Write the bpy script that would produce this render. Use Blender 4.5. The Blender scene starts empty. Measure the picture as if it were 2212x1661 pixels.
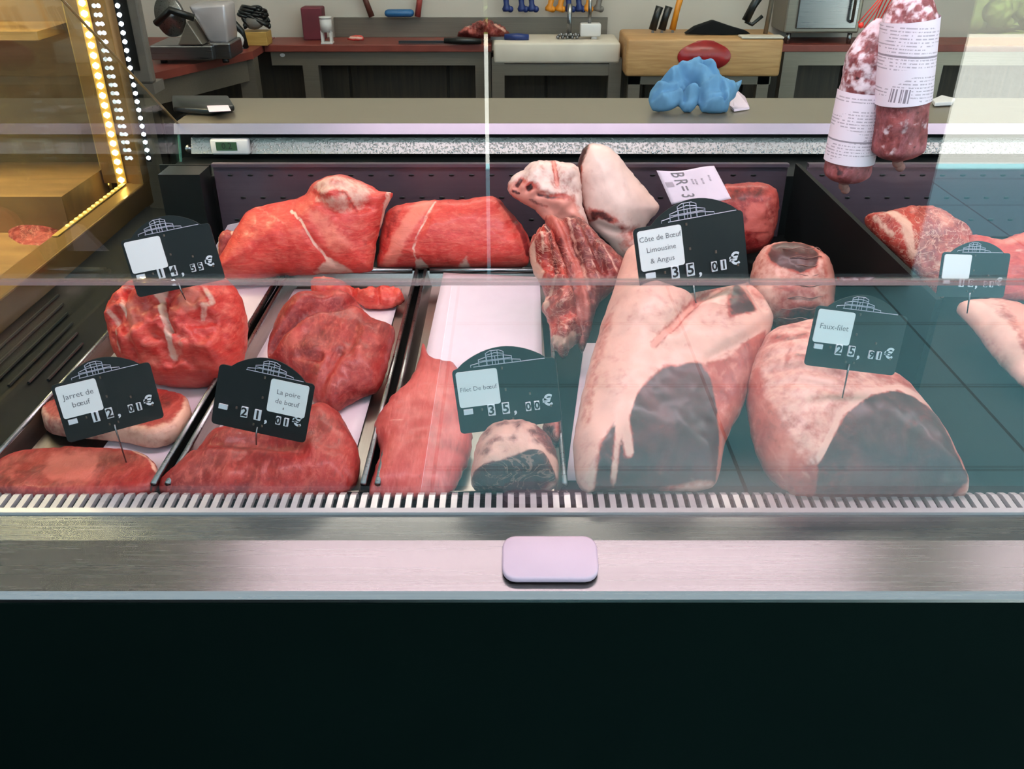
import bpy, bmesh, math, random
import numpy as np
from mathutils import Vector, Matrix, noise
from mathutils.geometry import delaunay_2d_cdt
R = math.radians
random.seed(7)
SC = bpy.context.scene
COL = SC.collection

# ------------------------------------------------------------------ camera, world, lights, exposure
F, CX, CY, TH = 1900.0, 1106.0, 830.5, R(29.4)
CAMZ = 1.5
cam = bpy.data.objects.new('camera', bpy.data.cameras.new('camera'))
COL.objects.link(cam)
cam.location = (0, 0, CAMZ)
cam.rotation_euler = (R(90) - TH, 0, 0)
cam.data.sensor_width = 36
cam.data.lens = F / 2212 * 36
cam.data.clip_start = 0.01
SC.camera = cam

W = bpy.data.worlds.new('sky'); SC.world = W; W.use_nodes = True
bgn = W.node_tree.nodes['Background']
bgn.inputs[0].default_value = (0.62, 0.86, 1.0, 1)
bgn.inputs[1].default_value = 2.5

def light(name, kind, loc, rot, energy, color, **kw):
    l = bpy.data.lights.new(name, kind); l.energy = energy; l.color = color
    for k, v in kw.items(): setattr(l, k, v)
    o = bpy.data.objects.new(name, l); o.location = loc; o.rotation_euler = rot
    COL.objects.link(o); return o
light('sun', 'SUN', (0, 3, 9), (R(-30), 0, 0), 105, (1, .96, .88), angle=R(.5))
# tube lamp in the canopy of the display case, and the shop's ceiling tubes
light('case_lamp_light', 'AREA', (0.08, 1.00, 1.80), (R(6), 0, 0), 9, (1, .74, .84), shape='RECTANGLE', size=1.25, size_y=.09)
light('case_lamp_light_next', 'AREA', (1.45, 1.00, 1.80), (R(6), 0, 0), 6, (1, .78, .86), shape='RECTANGLE', size=1.0, size_y=.09)
light('ceiling_tube_light', 'AREA', (0.3, 3.0, 2.75), (R(-12), 0, 0), 36, (1, .93, .82), shape='RECTANGLE', size=2.6, size_y=.2)
light('cabinet_lamp_light', 'AREA', (-1.15, 1.5, 1.85), (0, 0, 0), 15, (1, .78, .48), shape='RECTANGLE', size=.5, size_y=.3, spread=R(100))

VS = SC.view_settings
VS.view_transform = 'Standard'; VS.look = 'None'; VS.gamma = 1; VS.exposure = 0.0
SC.cycles.max_bounces = 10; SC.cycles.transparent_max_bounces = 16
SC.cycles.caustics_reflective = False; SC.cycles.caustics_refractive = False
SC.cycles.sample_clamp_indirect = 4

# ------------------------------------------------------------------ picture ray -> point in the place
cT, sT = math.cos(TH), math.sin(TH)
def ray(x, y):
    u = (x - CX) / F; v = (y - CY) / F
    return np.array([u, cT - v * sT, -sT - v * cT])
C0 = np.array([0, 0, CAMZ])
def onY(x, y, Y):
    d = ray(x, y); return Vector(C0 + d * (Y / d[1]))
def onZ(x, y, z):
    d = ray(x, y); return Vector(C0 + d * ((z - CAMZ) / d[2]))
def onX(x, y, X):
    d = ray(x, y); return Vector(C0 + d * (X / d[0]))
def proj(p):
    d = np.array(p) - C0
    zc = d[1] * cT - d[2] * sT; yc = d[1] * sT + d[2] * cT
    return CX + F * d[0] / zc, CY - F * yc / zc

# ------------------------------------------------------------------ materials
def lin(c):
    return tuple(((v / 255) / 12.92 if v / 255 <= .04045 else ((v / 255 + .055) / 1.055) ** 2.4) for v in c) + (1,)
class NT:
    def __init__(s, name):
        s.m = bpy.data.materials.new(name); s.m.use_nodes = True
        s.t = s.m.node_tree; s.n = s.t.nodes; s.b = s.n['Principled BSDF']; s.out = s.n['Material Output']
        s.tc = None
    def new(s, typ, **kw):
        n = s.n.new(typ)
        for k, v in kw.items():
            if k.startswith('i_'):
                key = k[2:]; key = int(key) if key.isdigit() else key.replace('_', ' ')
                n.inputs[key].default_value = v
            else: setattr(n, k, v)
        return n
    def link(s, a, b): s.t.links.new(a, b)
    def coords(s, scale=(1, 1, 1), rot=(0, 0, 0), loc=(0, 0, 0)):
        if s.tc is None: s.tc = s.new('ShaderNodeTexCoord')
        mp = s.new('ShaderNodeMapping'); mp.inputs['Scale'].default_value = scale
        mp.inputs['Rotation'].default_value = rot; mp.inputs['Location'].default_value = loc
        s.link(s.tc.outputs['Object'], mp.inputs['Vector']); return mp.outputs[0]
    def noise(s, scale, detail=4, co=None, rough=.55, dist=0):
        n = s.new('ShaderNodeTexNoise'); n.inputs['Scale'].default_value = scale
        n.inputs['Detail'].default_value = detail; n.inputs['Roughness'].default_value = rough
        n.inputs['Distortion'].default_value = dist
        s.link(co if co is not None else s.coords(), n.inputs['Vector']); return n.outputs[0]
    def math(s, op, a, b=None, c=None, clamp=False):
        n = s.new('ShaderNodeMath', operation=op); n.use_clamp = clamp
        for i, v in enumerate((a, b, c)):
            if v is None: continue
            if isinstance(v, (int, float)): n.inputs[i].default_value = v
            else: s.link(v, n.inputs[i])
        return n.outputs[0]
    def mix(s, fac, a, b):
        n = s.new('ShaderNodeMix', data_type='RGBA')
        for key, v in ((0, fac), (6, a), (7, b)):
            if isinstance(v, (int, float, tuple)): n.inputs[key].default_value = v
            else: s.link(v, n.inputs[key])
        return n.outputs[2]
    def ramp(s, fac, p0, p1):
        n = s.new('ShaderNodeMapRange'); n.clamp = True; n.interpolation_type = 'SMOOTHSTEP'
        n.inputs[1].default_value = p0; n.inputs[2].default_value = p1
        s.link(fac, n.inputs[0]); return n.outputs[0]
    def bump(s, h, strength=.3, dist=.002):
        n = s.new('ShaderNodeBump'); n.inputs['Strength'].default_value = strength
        n.inputs['Distance'].default_value = dist; s.link(h, n.inputs['Height'])
        s.link(n.outputs[0], s.b.inputs['Normal'])
    def set(s, **kw):
        for k, v in kw.items():
            i = s.b.inputs[k.replace('_', ' ')]
            if isinstance(v, (int, float, tuple)): i.default_value = v
            else: s.link(v, i)
        return s

def plain(name, c, rough=.5, metal=0, vary=.12, scale=14, bump=0, spec=.5, stretch=(1, 1, 1)):
    k = NT(name); co = k.coords(stretch); n = k.noise(scale, 5, co)
    c = lin(c); d = tuple(v * (1 - vary * 2) for v in c[:3]) + (1,)
    k.set(Base_Color=k.mix(k.ramp(n, .3, .7), d, c), Roughness=rough, Metallic=metal, Specular_IOR_Level=spec)
    if bump: k.bump(n, bump, .002)
    return k.m
def emis(name, c, strength):
    k = NT(name); k.set(Base_Color=lin(c), Emission_Color=lin(c), Emission_Strength=strength); return k.m
def wood(name, a, b, scale=6, stretch=(1, 12, 12), rough=.55):
    k = NT(name); co = k.coords(stretch); n = k.noise(scale, 6, co, dist=.6)
    k.set(Base_Color=k.mix(k.ramp(n, .3, .72), lin(a), lin(b)), Roughness=rough); k.bump(n, .15, .001)
    return k.m
def glass(name, tint, ior=1.5, fog=None):
    k = NT(name); k.n.remove(k.b)
    tr = k.new('ShaderNodeBsdfTransparent'); tr.inputs[0].default_value = tint
    gl = k.new('ShaderNodeBsdfGlossy'); gl.inputs['Roughness'].default_value = 0.0
    fr = k.new('ShaderNodeFresnel'); ge = k.new('ShaderNodeNewGeometry')
    k.link(k.math('ADD', k.math('MULTIPLY', ge.outputs['Backfacing'], 1 / ior - ior), ior), fr.inputs[0])
    mx = k.new('ShaderNodeMixShader')
    k.link(fr.outputs[0], mx.inputs[0]); k.link(tr.outputs[0], mx.inputs[1]); k.link(gl.outputs[0], mx.inputs[2])
    last = mx.outputs[0]
    if fog:   # a breath of condensation low down on the pane: an ellipse (x, z, rx, rz, amount)
        sx = k.new('ShaderNodeSeparateXYZ'); tc = k.new('ShaderNodeTexCoord'); k.link(tc.outputs['Object'], sx.inputs[0])
        a = k.math('DIVIDE', k.math('SUBTRACT', sx.outputs[0], fog[0]), fog[2])
        b = k.math('DIVIDE', k.math('SUBTRACT', sx.outputs[2], fog[1]), fog[3])
        r = k.math('SQRT', k.math('ADD', k.math('MULTIPLY', a, a), k.math('MULTIPLY', b, b)))
        m = k.math('MULTIPLY', k.ramp(r, 1.0, .15), fog[4])
        df = k.new('ShaderNodeBsdfTranslucent'); df.inputs[0].default_value = (.8, .8, .82, 1)
        m2 = k.new('ShaderNodeMixShader'); k.link(m, m2.inputs[0]); k.link(last, m2.inputs[1]); k.link(df.outputs[0], m2.inputs[2])
        last = m2.outputs[0]
    k.link(last, k.out.inputs[0]); return k.m

def meat_mat(name, lean=(190, 62, 55), lean2=(150, 38, 38), fat=(232, 178, 160), dark=(70, 22, 22), pink=(214, 120, 104),
             marble=0.0, fibre=(40, 40, 40), rough=.5, coat=.14, bump=.55, ns=1.0):
    k = NT(name)
    at = k.new('ShaderNodeAttribute'); at.attribute_name = 'zone'
    sp = k.new('ShaderNodeSeparateColor'); k.link(at.outputs['Color'], sp.inputs[0])
    co = k.coords(); n1 = k.noise(18 * ns, 6, co, .6, .4); n2 = k.noise(1, 5, k.coords(fibre, (0, 0, .5)), .6, .8); n3 = k.noise(110, 3, co)
    base = k.mix(k.ramp(n1, .32, .68), lin(lean2), lin(lean))
    base = k.mix(k.math('MULTIPLY', k.ramp(n2, .42, .78), .5), base, lin(pink))
    n4 = k.noise(1, 4, k.coords(tuple(v * 3.2 for v in fibre), (.1, .25, .6)), .65, .3)
    base = k.mix(k.math('MULTIPLY', k.ramp(n4, .5, .72), .42), base, lin(pink))
    base = k.mix(k.math('MULTIPLY', k.ramp(n4, .46, .3), .3), base, lin(dark))
    wob = k.math('MULTIPLY', k.math('SUBTRACT', k.math('ADD', k.math('MULTIPLY', n1, .6), k.math('MULTIPLY', n3, .4)), .5), 1.5)
    def m(ch, gain=1.0):
        v = k.math('ADD', sp.outputs[ch], k.math('MULTIPLY', wob, k.ramp(sp.outputs[ch], 0, .15)))
        return k.ramp(v, .3, .75)
    base = k.mix(k.math('MULTIPLY', m(2), .85), base, lin(pink))
    dk = k.mix(k.ramp(n2, .35, .7), lin(dark), lin(tuple(int(v * 1.5) for v in dark)))
    fatc = k.mix(k.ramp(n1, .3, .7), lin(tuple(int(v * .9) for v in fat)), lin(fat))
    fatc = k.mix(k.math('MULTIPLY', k.ramp(n2, .55, .8), .3), fatc, lin(pink))
    base = k.mix(m(1), base, dk)
    base = k.mix(m(0), base, fatc)
    if marble:
        w = k.noise(26, 3, k.coords((1, 1, 1.6)), .5, 2.2)
        v = k.math('ABSOLUTE', k.math('SUBTRACT', w, .5))
        base = k.mix(k.math('MULTIPLY', k.ramp(v, .03, .005), marble), base, lin(fat))
    k.set(Base_Color=base, Roughness=k.math('ADD', k.math('MULTIPLY', n2, .5), rough - .27), Coat_Weight=coat, Coat_Roughness=.18, Specular_IOR_Level=.4)
    k.bump(k.math('ADD', k.math('MULTIPLY', n2, .7), k.math('MULTIPLY', n3, .3)), bump, .004)
    return k.m

M = {}
def steel(name, c=(150, 150, 152), rough=.28, stretch=(1, 60, 60)):
    k = NT(name); co = k.coords(stretch); n = k.noise(5, 4, co)
    k.set(Base_Color=k.mix(n, lin(tuple(int(v * .85) for v in c)), lin(c)), Metallic=1, Roughness=k.math('ADD', k.math('MULTIPLY', n, .05), rough - .025))
    return k.m
M['steel'] = steel('brushed_steel')
M['steel_dull'] = plain('dull_steel', (136, 128, 116), .36, .6, .06, 5, stretch=(1, 40, 40))
M['steel_sill'] = steel('sill_steel', (128, 126, 126), .27)
M['counter'] = plain('brushed_counter_steel', (136, 124, 106), .3, .45, .05, 5, stretch=(1, 40, 40))
M['steel_lip'] = plain('bright_counter_lip', (150, 138, 148), .3, .6, .03)
M['steel_tray'] = steel('tray_steel', (165, 155, 150), .3, (60, 1, 60))
M['lacquer'] = plain('pale_lacquered_metal', (205, 196, 198), .3, .35, .04)
M['black'] = plain('black_plastic', (12, 16, 16), .35, 0, .1)
M['blackmatte'] = plain('matte_black_metal', (9, 10, 11), .6, 0, .1, spec=.15)
M['panel'] = plain('near_black_green_panel', (4, 13, 11), .8, 0, .08, 3, spec=.02)
M['rearpanel'] = plain('rear_panel_steel', (108, 94, 106), .26, .55, .05, 5, stretch=(1, 40, 40))
M['paper'] = plain('white_butcher_paper', (226, 206, 217), .7, 0, .02, 40, .05)
M['card'] = plain('white_card', (236, 228, 228), .6, 0, .01)
M['board'] = plain('slate_black_board', (18, 22, 23), .5, 0, .05, spec=.3)
M['ink'] = plain('black_ink', (28, 26, 28), .8, 0, 0)
M['inkgrey'] = plain('grey_ink', (120, 112, 116), .8, 0, 0)
M['tile'] = plain('white_tile', (215, 212, 218), .4, 0, .01)
M['chalk'] = plain('pale_line_print', (172, 168, 182), .6, 0, 0)
M['red'] = plain('red_brown_worktop', (128, 58, 48), .45, 0, .15, 9)
M['cream'] = plain('cream_wall_paint', (206, 196, 182), .8, 0, .03, 3)
M['white'] = plain('white_plastic', (225, 220, 216), .45, 0, .02)
M['offwhite'] = plain('worn_white_polyethylene', (222, 210, 194), .55, 0, .06, 8, .05)
M['darkwood'] = wood('dark_cupboard_wood', (40, 32, 22), (62, 50, 34), 4, (12, 12, 1))
M['oak'] = wood('pale_butcher_block_wood', (168, 124, 78), (196, 154, 104), 5, (1, 14, 14))
M['goldwood'] = wood('warm_brown_wood', (104, 74, 40), (140, 106, 62), 3, (1, 6, 3))
M['brass'] = plain('brass_frame', (150, 114, 70), .35, .6, .08)
M['glass'] = glass('pane_glass', (.97, .99, .985, 1), 1.85, (.27, .925, .27, .09, .16))
M['glass_up'] = glass('upper_pane_glass', (.97, .99, .985, 1), 1.75)
M['glass_side'] = glass('side_glass', (.93, .96, .94, 1), 1.3)
k = NT('polished_glass_edge'); k.set(Base_Color=lin((150, 118, 120)), Roughness=.3, Alpha=.4); M['edge'] = k.m
M['edgegreen'] = plain('green_glass_edge', (60, 110, 95), .25, 0, .05)
M['blue'] = plain('blue_handle_plastic', (24, 46, 108), .4)
M['lightblue'] = plain('bright_blue_plastic', (30, 96, 150), .4)
M['orange'] = plain('orange_handle_plastic', (224, 140, 30), .4)
M['handred'] = plain('worn_red_plastic', (170, 70, 64), .5)
M['handbrown'] = plain('brown_handle_wood', (90, 44, 34), .5)
M['maroon'] = plain('maroon_cover', (110, 38, 52), .6)
M['grey'] = plain('grey_plastic', (118, 112, 106), .5)
M['cloth'] = plain('blue_microfibre_cloth', (106, 152, 188), .9, 0, .08, 30, .2, .1)
M['yellowbox'] = wood('yellow_wood', (176, 136, 66), (200, 160, 88), 6)
M['lcd'] = plain('green_lcd', (62, 92, 66), .3)
M['ledwarm'] = emis('warm_led', (255, 214, 120), 40)
M['ledcold'] = emis('cold_led', (225, 236, 255), 26)
M['ledtape'] = plain('led_tape', (196, 158, 84), .4)
M['signred'] = plain('red_enamel', (150, 26, 30), .3)
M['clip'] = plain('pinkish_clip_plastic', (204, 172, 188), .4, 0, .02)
M['net'] = plain('red_net_string', (230, 52, 36), .6)
M['twine'] = plain('pale_twine', (150, 104, 96), .8)
M['meat_red'] = meat_mat('lean_red_beef', (212, 66, 58), (186, 46, 42), (236, 186, 168), (96, 20, 20), (226, 122, 104), fibre=(30, 30, 90))
M['meat_deep'] = meat_mat('deep_red_beef', (160, 38, 36), (116, 24, 26), (226, 170, 150), (64, 16, 18), (204, 98, 88), fibre=(60, 20, 60))
M['meat_soft'] = meat_mat('pale_red_fillet', (196, 84, 80), (170, 60, 60), (226, 170, 155), (90, 30, 30), (214, 118, 112), fibre=(90, 14, 40), bump=.25)
M['meat_fat'] = meat_mat('fat_covered_beef', (188, 84, 68), (152, 52, 46), (232, 174, 158), (64, 34, 34), (224, 150, 134), fibre=(26, 12, 26), rough=.45, bump=.25)
M['meat_cap'] = meat_mat('pale_fat_beef', (196, 92, 78), (160, 60, 54), (244, 206, 194), (58, 28, 28), (230, 150, 134), fibre=(26, 12, 26), rough=.45, bump=.25)
M['meat_dark'] = meat_mat('aged_dark_beef', (132, 40, 38), (88, 24, 24), (224, 166, 148), (48, 18, 20), (190, 96, 84), marble=.25, fibre=(50, 50, 20))
M['bone_meat'] = meat_mat('ragged_rib_meat', (190, 60, 48), (126, 28, 26), (236, 180, 158), (64, 18, 20), (222, 132, 112), marble=.5, fibre=(60, 60, 20), bump=.7)
M['salami'] = meat_mat('mould_white_salami', (150, 76, 76), (104, 44, 46), (236, 214, 220), (60, 30, 34), (176, 112, 120), fibre=(50, 50, 30), rough=.6, coat=.05, bump=.7, ns=3.5)

# ------------------------------------------------------------------ object helpers
def tag(o, label=None, cat=None, group=None, kind=None):
    if label: o['label'] = label
    if cat: o['category'] = cat
    if group: o['group'] = group
    if kind: o['kind'] = kind
    return o
def empty(name, loc, label, cat, group=None):
    o = bpy.data.objects.new(name, None); COL.objects.link(o); o.location = loc; o.empty_display_size = .02
    return tag(o, label, cat, group)
def link(name, me, mats, parent=None, smooth=True):
    o = bpy.data.objects.new(name, me); COL.objects.link(o)
    for m in (mats if isinstance(mats, (list, tuple)) else [mats]): me.materials.append(M[m] if isinstance(m, str) else m)
    if smooth:
        for p in me.polygons: p.use_smooth = True
    if parent is not None:
        o.parent = parent; o.matrix_parent_inverse = Matrix.Identity(4)
    return o
class MB:
    """gathers shapes in world metres; build() links them as one mesh, in the parent's space when it has one"""
    def __init__(s): s.b = bmesh.new(); s.mi = 0
    def _m(s, fs):
        for f in fs: f.material_index = s.mi
    def box(s, lo, hi, bev=0, rot=None):
        c = [(a + b) / 2 for a, b in zip(lo, hi)]; d = [abs(b - a) for a, b in zip(lo, hi)]
        mt = Matrix.Translation(c) @ (rot.to_4x4() if rot else Matrix.Identity(4)) @ Matrix.Diagonal(d + [1])
        r = bmesh.ops.create_cube(s.b, size=1, matrix=mt)
        fs = list({f for v in r['verts'] for f in v.link_faces})
        if bev:
            es = list({e for v in r['verts'] for e in v.link_edges})
            rb = bmesh.ops.bevel(s.b, geom=es, offset=bev, segments=2, affect='EDGES', profile=.5)
            fs = rb['faces'] + [f for f in fs if f.is_valid]
        s._m(fs); return s
    def prism(s, pts, vec, bev=0):
        """closed polygon of 3-D points swept along vec"""
        a = [s.b.verts.new(p) for p in pts]; v = Vector(vec); c = [s.b.verts.new(Vector(p) + v) for p in pts]
        n = len(pts); fs = [s.b.faces.new(a), s.b.faces.new(c[::-1])]
        for i in range(n): fs.append(s.b.faces.new((a[i], c[i], c[(i + 1) % n], a[(i + 1) % n])))
        s._m(fs)
        if bev:
            es = list({e for f in fs for e in f.edges})
            bmesh.ops.bevel(s.b, geom=es, offset=bev, segments=2, affect='EDGES', profile=.5)
        return s
    def tube(s, pts, r, n=8, cap=True):
        pts = [Vector(p) for p in pts]; rings = []
        rr = r if isinstance(r, (list, tuple)) else [r] * len(pts)
        up = None
        for i, p in enumerate(pts):
            t = (pts[min(i + 1, len(pts) - 1)] - pts[max(i - 1, 0)]).normalized()
            if up is None: up = Vector((0, 0, 1)) if abs(t.z) < .9 else Vector((1, 0, 0))
            x = t.cross(up).normalized(); y = x.cross(t).normalized(); up = y
            rings.append([s.b.verts.new(p + (x * math.cos(a) + y * math.sin(a)) * rr[i]) for a in [2 * math.pi * j / n for j in range(n)]])
        fs = []
        for a, b in zip(rings, rings[1:]):
            for j in range(n): fs.append(s.b.faces.new((a[j], a[(j + 1) % n], b[(j + 1) % n], b[j])))
        if cap: fs += [s.b.faces.new(rings[0][::-1]), s.b.faces.new(rings[-1])]
        s._m(fs); return s
    def ball(s, c, r, sub=2, sq=(1, 1, 1), rot=None):
        mt = Matrix.Translation(c) @ (rot.to_4x4() if rot else Matrix.Identity(4)) @ Matrix.Diagonal([r * q for q in sq] + [1])
        q = bmesh.ops.create_icosphere(s.b, subdivisions=sub, radius=1, matrix=mt)
        s._m({f for v in q['verts'] for f in v.link_faces}); return s
    def mesh(s, me, mat):
        n0 = len(s.b.faces); v0 = len(s.b.verts)
        s.b.from_mesh(me); s.b.verts.ensure_lookup_table(); s.b.faces.ensure_lookup_table()
        for v in s.b.verts[v0:]: v.co = mat @ v.co
        for f in s.b.faces[n0:]: f.material_index = s.mi
        return s
    def build(s, name, mats, parent=None, smooth=False, org=None):
        bmesh.ops.recalc_face_normals(s.b, faces=s.b.faces)
        o = Vector((0, 0, 0))
        if parent is not None: o = parent.get('_o', None) and Vector(parent['_o']) or parent.location.copy()
        elif org is not None: o = Vector(org)
        elif s.b.verts:
            xs = [v.co for v in s.b.verts]
            o = Vector((sum(v.x for v in xs) / len(xs), sum(v.y for v in xs) / len(xs), min(v.z for v in xs)))
        for v in s.b.verts: v.co -= o
        me = bpy.data.meshes.new(name); s.b.to_mesh(me); s.b.free()
        ob = link(name, me, mats, parent, smooth)
        if parent is None: ob.location = o
        if smooth:
            pass
        return ob
def sub(parent, name, mb, mats, smooth=False):
    """a sub-part: parent is itself a part sitting at its thing's origin"""
    root = parent.parent
    ob = mb.build(name, mats, root, smooth); ob.parent = parent; return ob

_tcache = {}
def text_mesh(body, size, bold=0, align='CENTER'):
    key = (body, size, align, bold)
    if key in _tcache: return _tcache[key]
    c = bpy.data.curves.new('t', 'FONT'); c.body = body; c.size = size; c.align_x = align; c.align_y = 'CENTER'
    c.resolution_u = 2; c.offset = bold
    o = bpy.data.objects.new('t', c); COL.objects.link(o)
    dg = bpy.context.evaluated_depsgraph_get(); dg.update()
    me = bpy.data.meshes.new_from_object(o.evaluated_get(dg))
    bpy.data.objects.remove(o); _tcache[key] = me
    return me

# ------------------------------------------------------------------ flesh: an outline given real depth, with zones of fat, dark lean, membrane and some painted shade
def smooth_loop(pts, step):
    P = np.array(pts, float); n = len(P); out = []
    for i in range(n):
        p0, p1, p2, p3 = P[i - 1], P[i], P[(i + 1) % n], P[(i + 2) % n]
        k = max(2, int(np.linalg.norm(p2 - p1) / step))
        for t in np.arange(k) / k:
            out.append(.5 * ((2 * p1) + (-p0 + p2) * t + (2 * p0 - 5 * p1 + 4 * p2 - p3) * t * t + (-p0 + 3 * p1 - 3 * p2 + p3) * t ** 3))
    return np.array(out)
def seg_dist(Q, A, B):
    d = B - A; L = (d ** 2).sum() + 1e-12
    t = np.clip(((Q - A) @ d) / L, 0, 1)
    return np.linalg.norm(Q - (A + t[:, None] * d), axis=1)
def line_dist(Q, P, closed=False):
    P = np.array(P, float); r = np.full(len(Q), 1e9); n = len(P)
    for i in range(n if closed else n - 1): r = np.minimum(r, seg_dist(Q, P[i], P[(i + 1) % n]))
    return r
def inside(Q, P):
    P = np.array(P, float); c = np.zeros(len(Q), bool); n = len(P); j = n - 1
    for i in range(n):
        yi, yj, xi, xj = P[i][1], P[j][1], P[i][0], P[j][0]
        c ^= ((yi > Q[:, 1]) != (yj > Q[:, 1])) & (Q[:, 0] < (xj - xi) * (Q[:, 1] - yi) / (yj - yi + 1e-12) + xi)
        j = i
    return c
def zone_vals(Q, zones, base):
    Z = np.tile(np.array(base, float), (len(Q), 1))
    ch = {'fat': 0, 'dark': 1, 'pink': 2}
    for z in zones:
        kind, pts, soft = z[0], z[1], (z[2] if len(z) > 2 else 6)
        amt = z[3] if len(z) > 3 else 1.0
        if kind.endswith('_line'):
            v = np.clip(1.3 - line_dist(Q, pts) / soft, 0, 1); kind = kind[:-5]
        else:
            d = line_dist(Q, pts, True); d = np.where(inside(Q, pts), -d, d); v = np.clip(.5 - d / (2 * soft), 0, 1)
        v = v * amt
        if kind == 'lean': Z *= (1 - v)[:, None]
        else:
            c = ch[kind]; Z *= (1 - v)[:, None]; Z[:, c] += v
    return np.clip(Z, 0, 1)

def flesh(name, outline, mat, base_px=None, zb=.915, tilt=0, lift=0, T=.03, B=.02, Rr=None, step=6, lump=.004, lscale=14,
          zones=(), base=(0, 0, 0), creases=(), bulges=(), Y=None, parent=None, seed=0, wob=2.0, power=2.0, label=None, cat='meat', group=None, stretch=(1, 1, 1), ridge=None):
    L = smooth_loop(outline, step)
    rng = np.random.RandomState(seed + 3)
    ph = rng.rand(6) * 6.28
    a = np.linspace(0, 2 * np.pi, len(L), endpoint=False)
    cen = L.mean(0); dirs = (L - cen) / (np.linalg.norm(L - cen, axis=1)[:, None] + 1e-9)
    w = sum(np.sin(a * f + ph[i]) for i, f in enumerate((9, 17, 29, 41))) / 4
    L = L + dirs * (w * wob)[:, None]
    n = len(L)
    mn, mx = L.min(0), L.max(0)
    gx, gy = np.meshgrid(np.arange(mn[0], mx[0], step), np.arange(mn[1], mx[1], step * .9))
    gx[1::2] += step / 2
    G = np.stack([gx.ravel(), gy.ravel()], 1)
    G = G[inside(G, L)]
    d = line_dist(G, L, True); G = G[d > step * .75]
    nr = np.roll(L, -1, 0) - np.roll(L, 1, 0); nr = np.stack([-nr[:, 1], nr[:, 0]], 1); nr /= np.linalg.norm(nr, axis=1)[:, None] + 1e-9
    if not inside(L[:1] + nr[:1] * 1.5, L)[0]: nr = -nr
    ring = (L + nr * step * .3); ring = ring[inside(ring, L)]
    Q = np.concatenate([L, ring, G])
    vs, es, fs, _, _, _ = delaunay_2d_cdt([Vector(q) for q in Q], [(i, (i + 1) % n) for i in range(n)], [], 0, 1e-5)
    Q = np.array([v[:] for v in vs])
    tri = np.array([f[:] for f in fs if len(f) == 3]); tri = tri[inside(Q[tri].mean(1), L)]
    d = line_dist(Q, L, True)
    Rm = Rr or max(d) * .85
    prof = (1 - (1 - np.clip(d / Rm, 0, 1)) ** power) ** (1 / power)
    # the plane
    ti = R(tilt)
    if Y is not None: p0 = onY(cen[0], L[:, 1].max(), Y)
    else:
        bp = base_px or (cen[0], L[:, 1].max()); p0 = onZ(bp[0], bp[1], zb + lift)
    nrm = np.array([0, -math.sin(ti), math.cos(ti)])
    p0 = np.array(p0)
    D = np.stack([(Q[:, 0] - CX) / F, cT - (Q[:, 1] - CY) / F * sT, -sT - (Q[:, 1] - CY) / F * cT], 1)
    P = C0 + D * (((p0 - C0) @ nrm) / (D @ nrm))[:, None]
    h = T * prof
    nz = np.array([noise.fractal(Vector(p * lscale * np.array(stretch)) + Vector((seed * 7.1, 0, 0)), .9, 2.1, 4) for p in P])
    h = h + lump * nz * np.clip(d / (Rm * .3), 0, 1)
    if ridge:
        rz = np.array([(1 - abs(noise.noise(Vector(p * ridge[1]) + Vector((seed * 3.3, 1, 0)))) * 2.2) for p in P]); h = h + ridge[0] * rz * np.clip(d / (Rm * .25), 0, 1)
    for c in creases:
        cd = line_dist(Q, c[0]); h = h - c[2] * np.exp(-(cd / c[1]) ** 2) * np.clip(d / (Rm * .2), 0, 1)
    for b in bulges:
        cd = np.linalg.norm((Q - np.array(b[:2])), axis=1); h = h + b[3] * np.exp(-(cd / b[2]) ** 2) * np.clip(d / (Rm * .2), 0, 1)
    hb = -B * prof
    bd = d < 1e-3
    front = P + nrm * h[:, None]; back = P + nrm * hb[:, None]
    fl = zb + .001
    front[:, 2] = np.maximum(front[:, 2], fl); back[:, 2] = np.maximum(back[:, 2], fl)
    idx = np.full(len(Q), -1); inner = np.where(~bd)[0]; idx[inner] = len(Q) + np.arange(len(inner)); idx[bd] = np.where(bd)[0]
    V = np.concatenate([front, back[inner]])
    Fc = [tuple(t) for t in tri] + [tuple(idx[t][::-1]) for t in tri]
    Fc = [f for f in Fc if len(set(f)) == 3]
    org = Vector((V[:, 0].mean(), V[:, 1].mean(), V[:, 2].min()))
    if parent is not None: org = parent.location.copy()
    me = bpy.data.meshes.new(name)
    me.from_pydata([tuple(v - np.array(org)) for v in V], [], Fc); me.update()
    zv = zone_vals(Q, zones, base); zv = np.concatenate([zv, zv[inner]])
    ca = me.color_attributes.new('zone', 'FLOAT_COLOR', 'POINT')
    ca.data.foreach_set('color', np.concatenate([zv, np.ones((len(zv), 1))], 1).ravel())
    bm = bmesh.new(); bm.from_mesh(me); bmesh.ops.recalc_face_normals(bm, faces=bm.faces); bm.to_mesh(me); bm.free()
    o = link(name, me, mat, parent)
    if parent is None: o.location = org
    if label: tag(o, label, cat, group)
    o.select_set(False)
    return o

def struct(name, mb, mats, kind='structure'):
    o = mb.build(name, mats); o['kind'] = kind; return o

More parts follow.
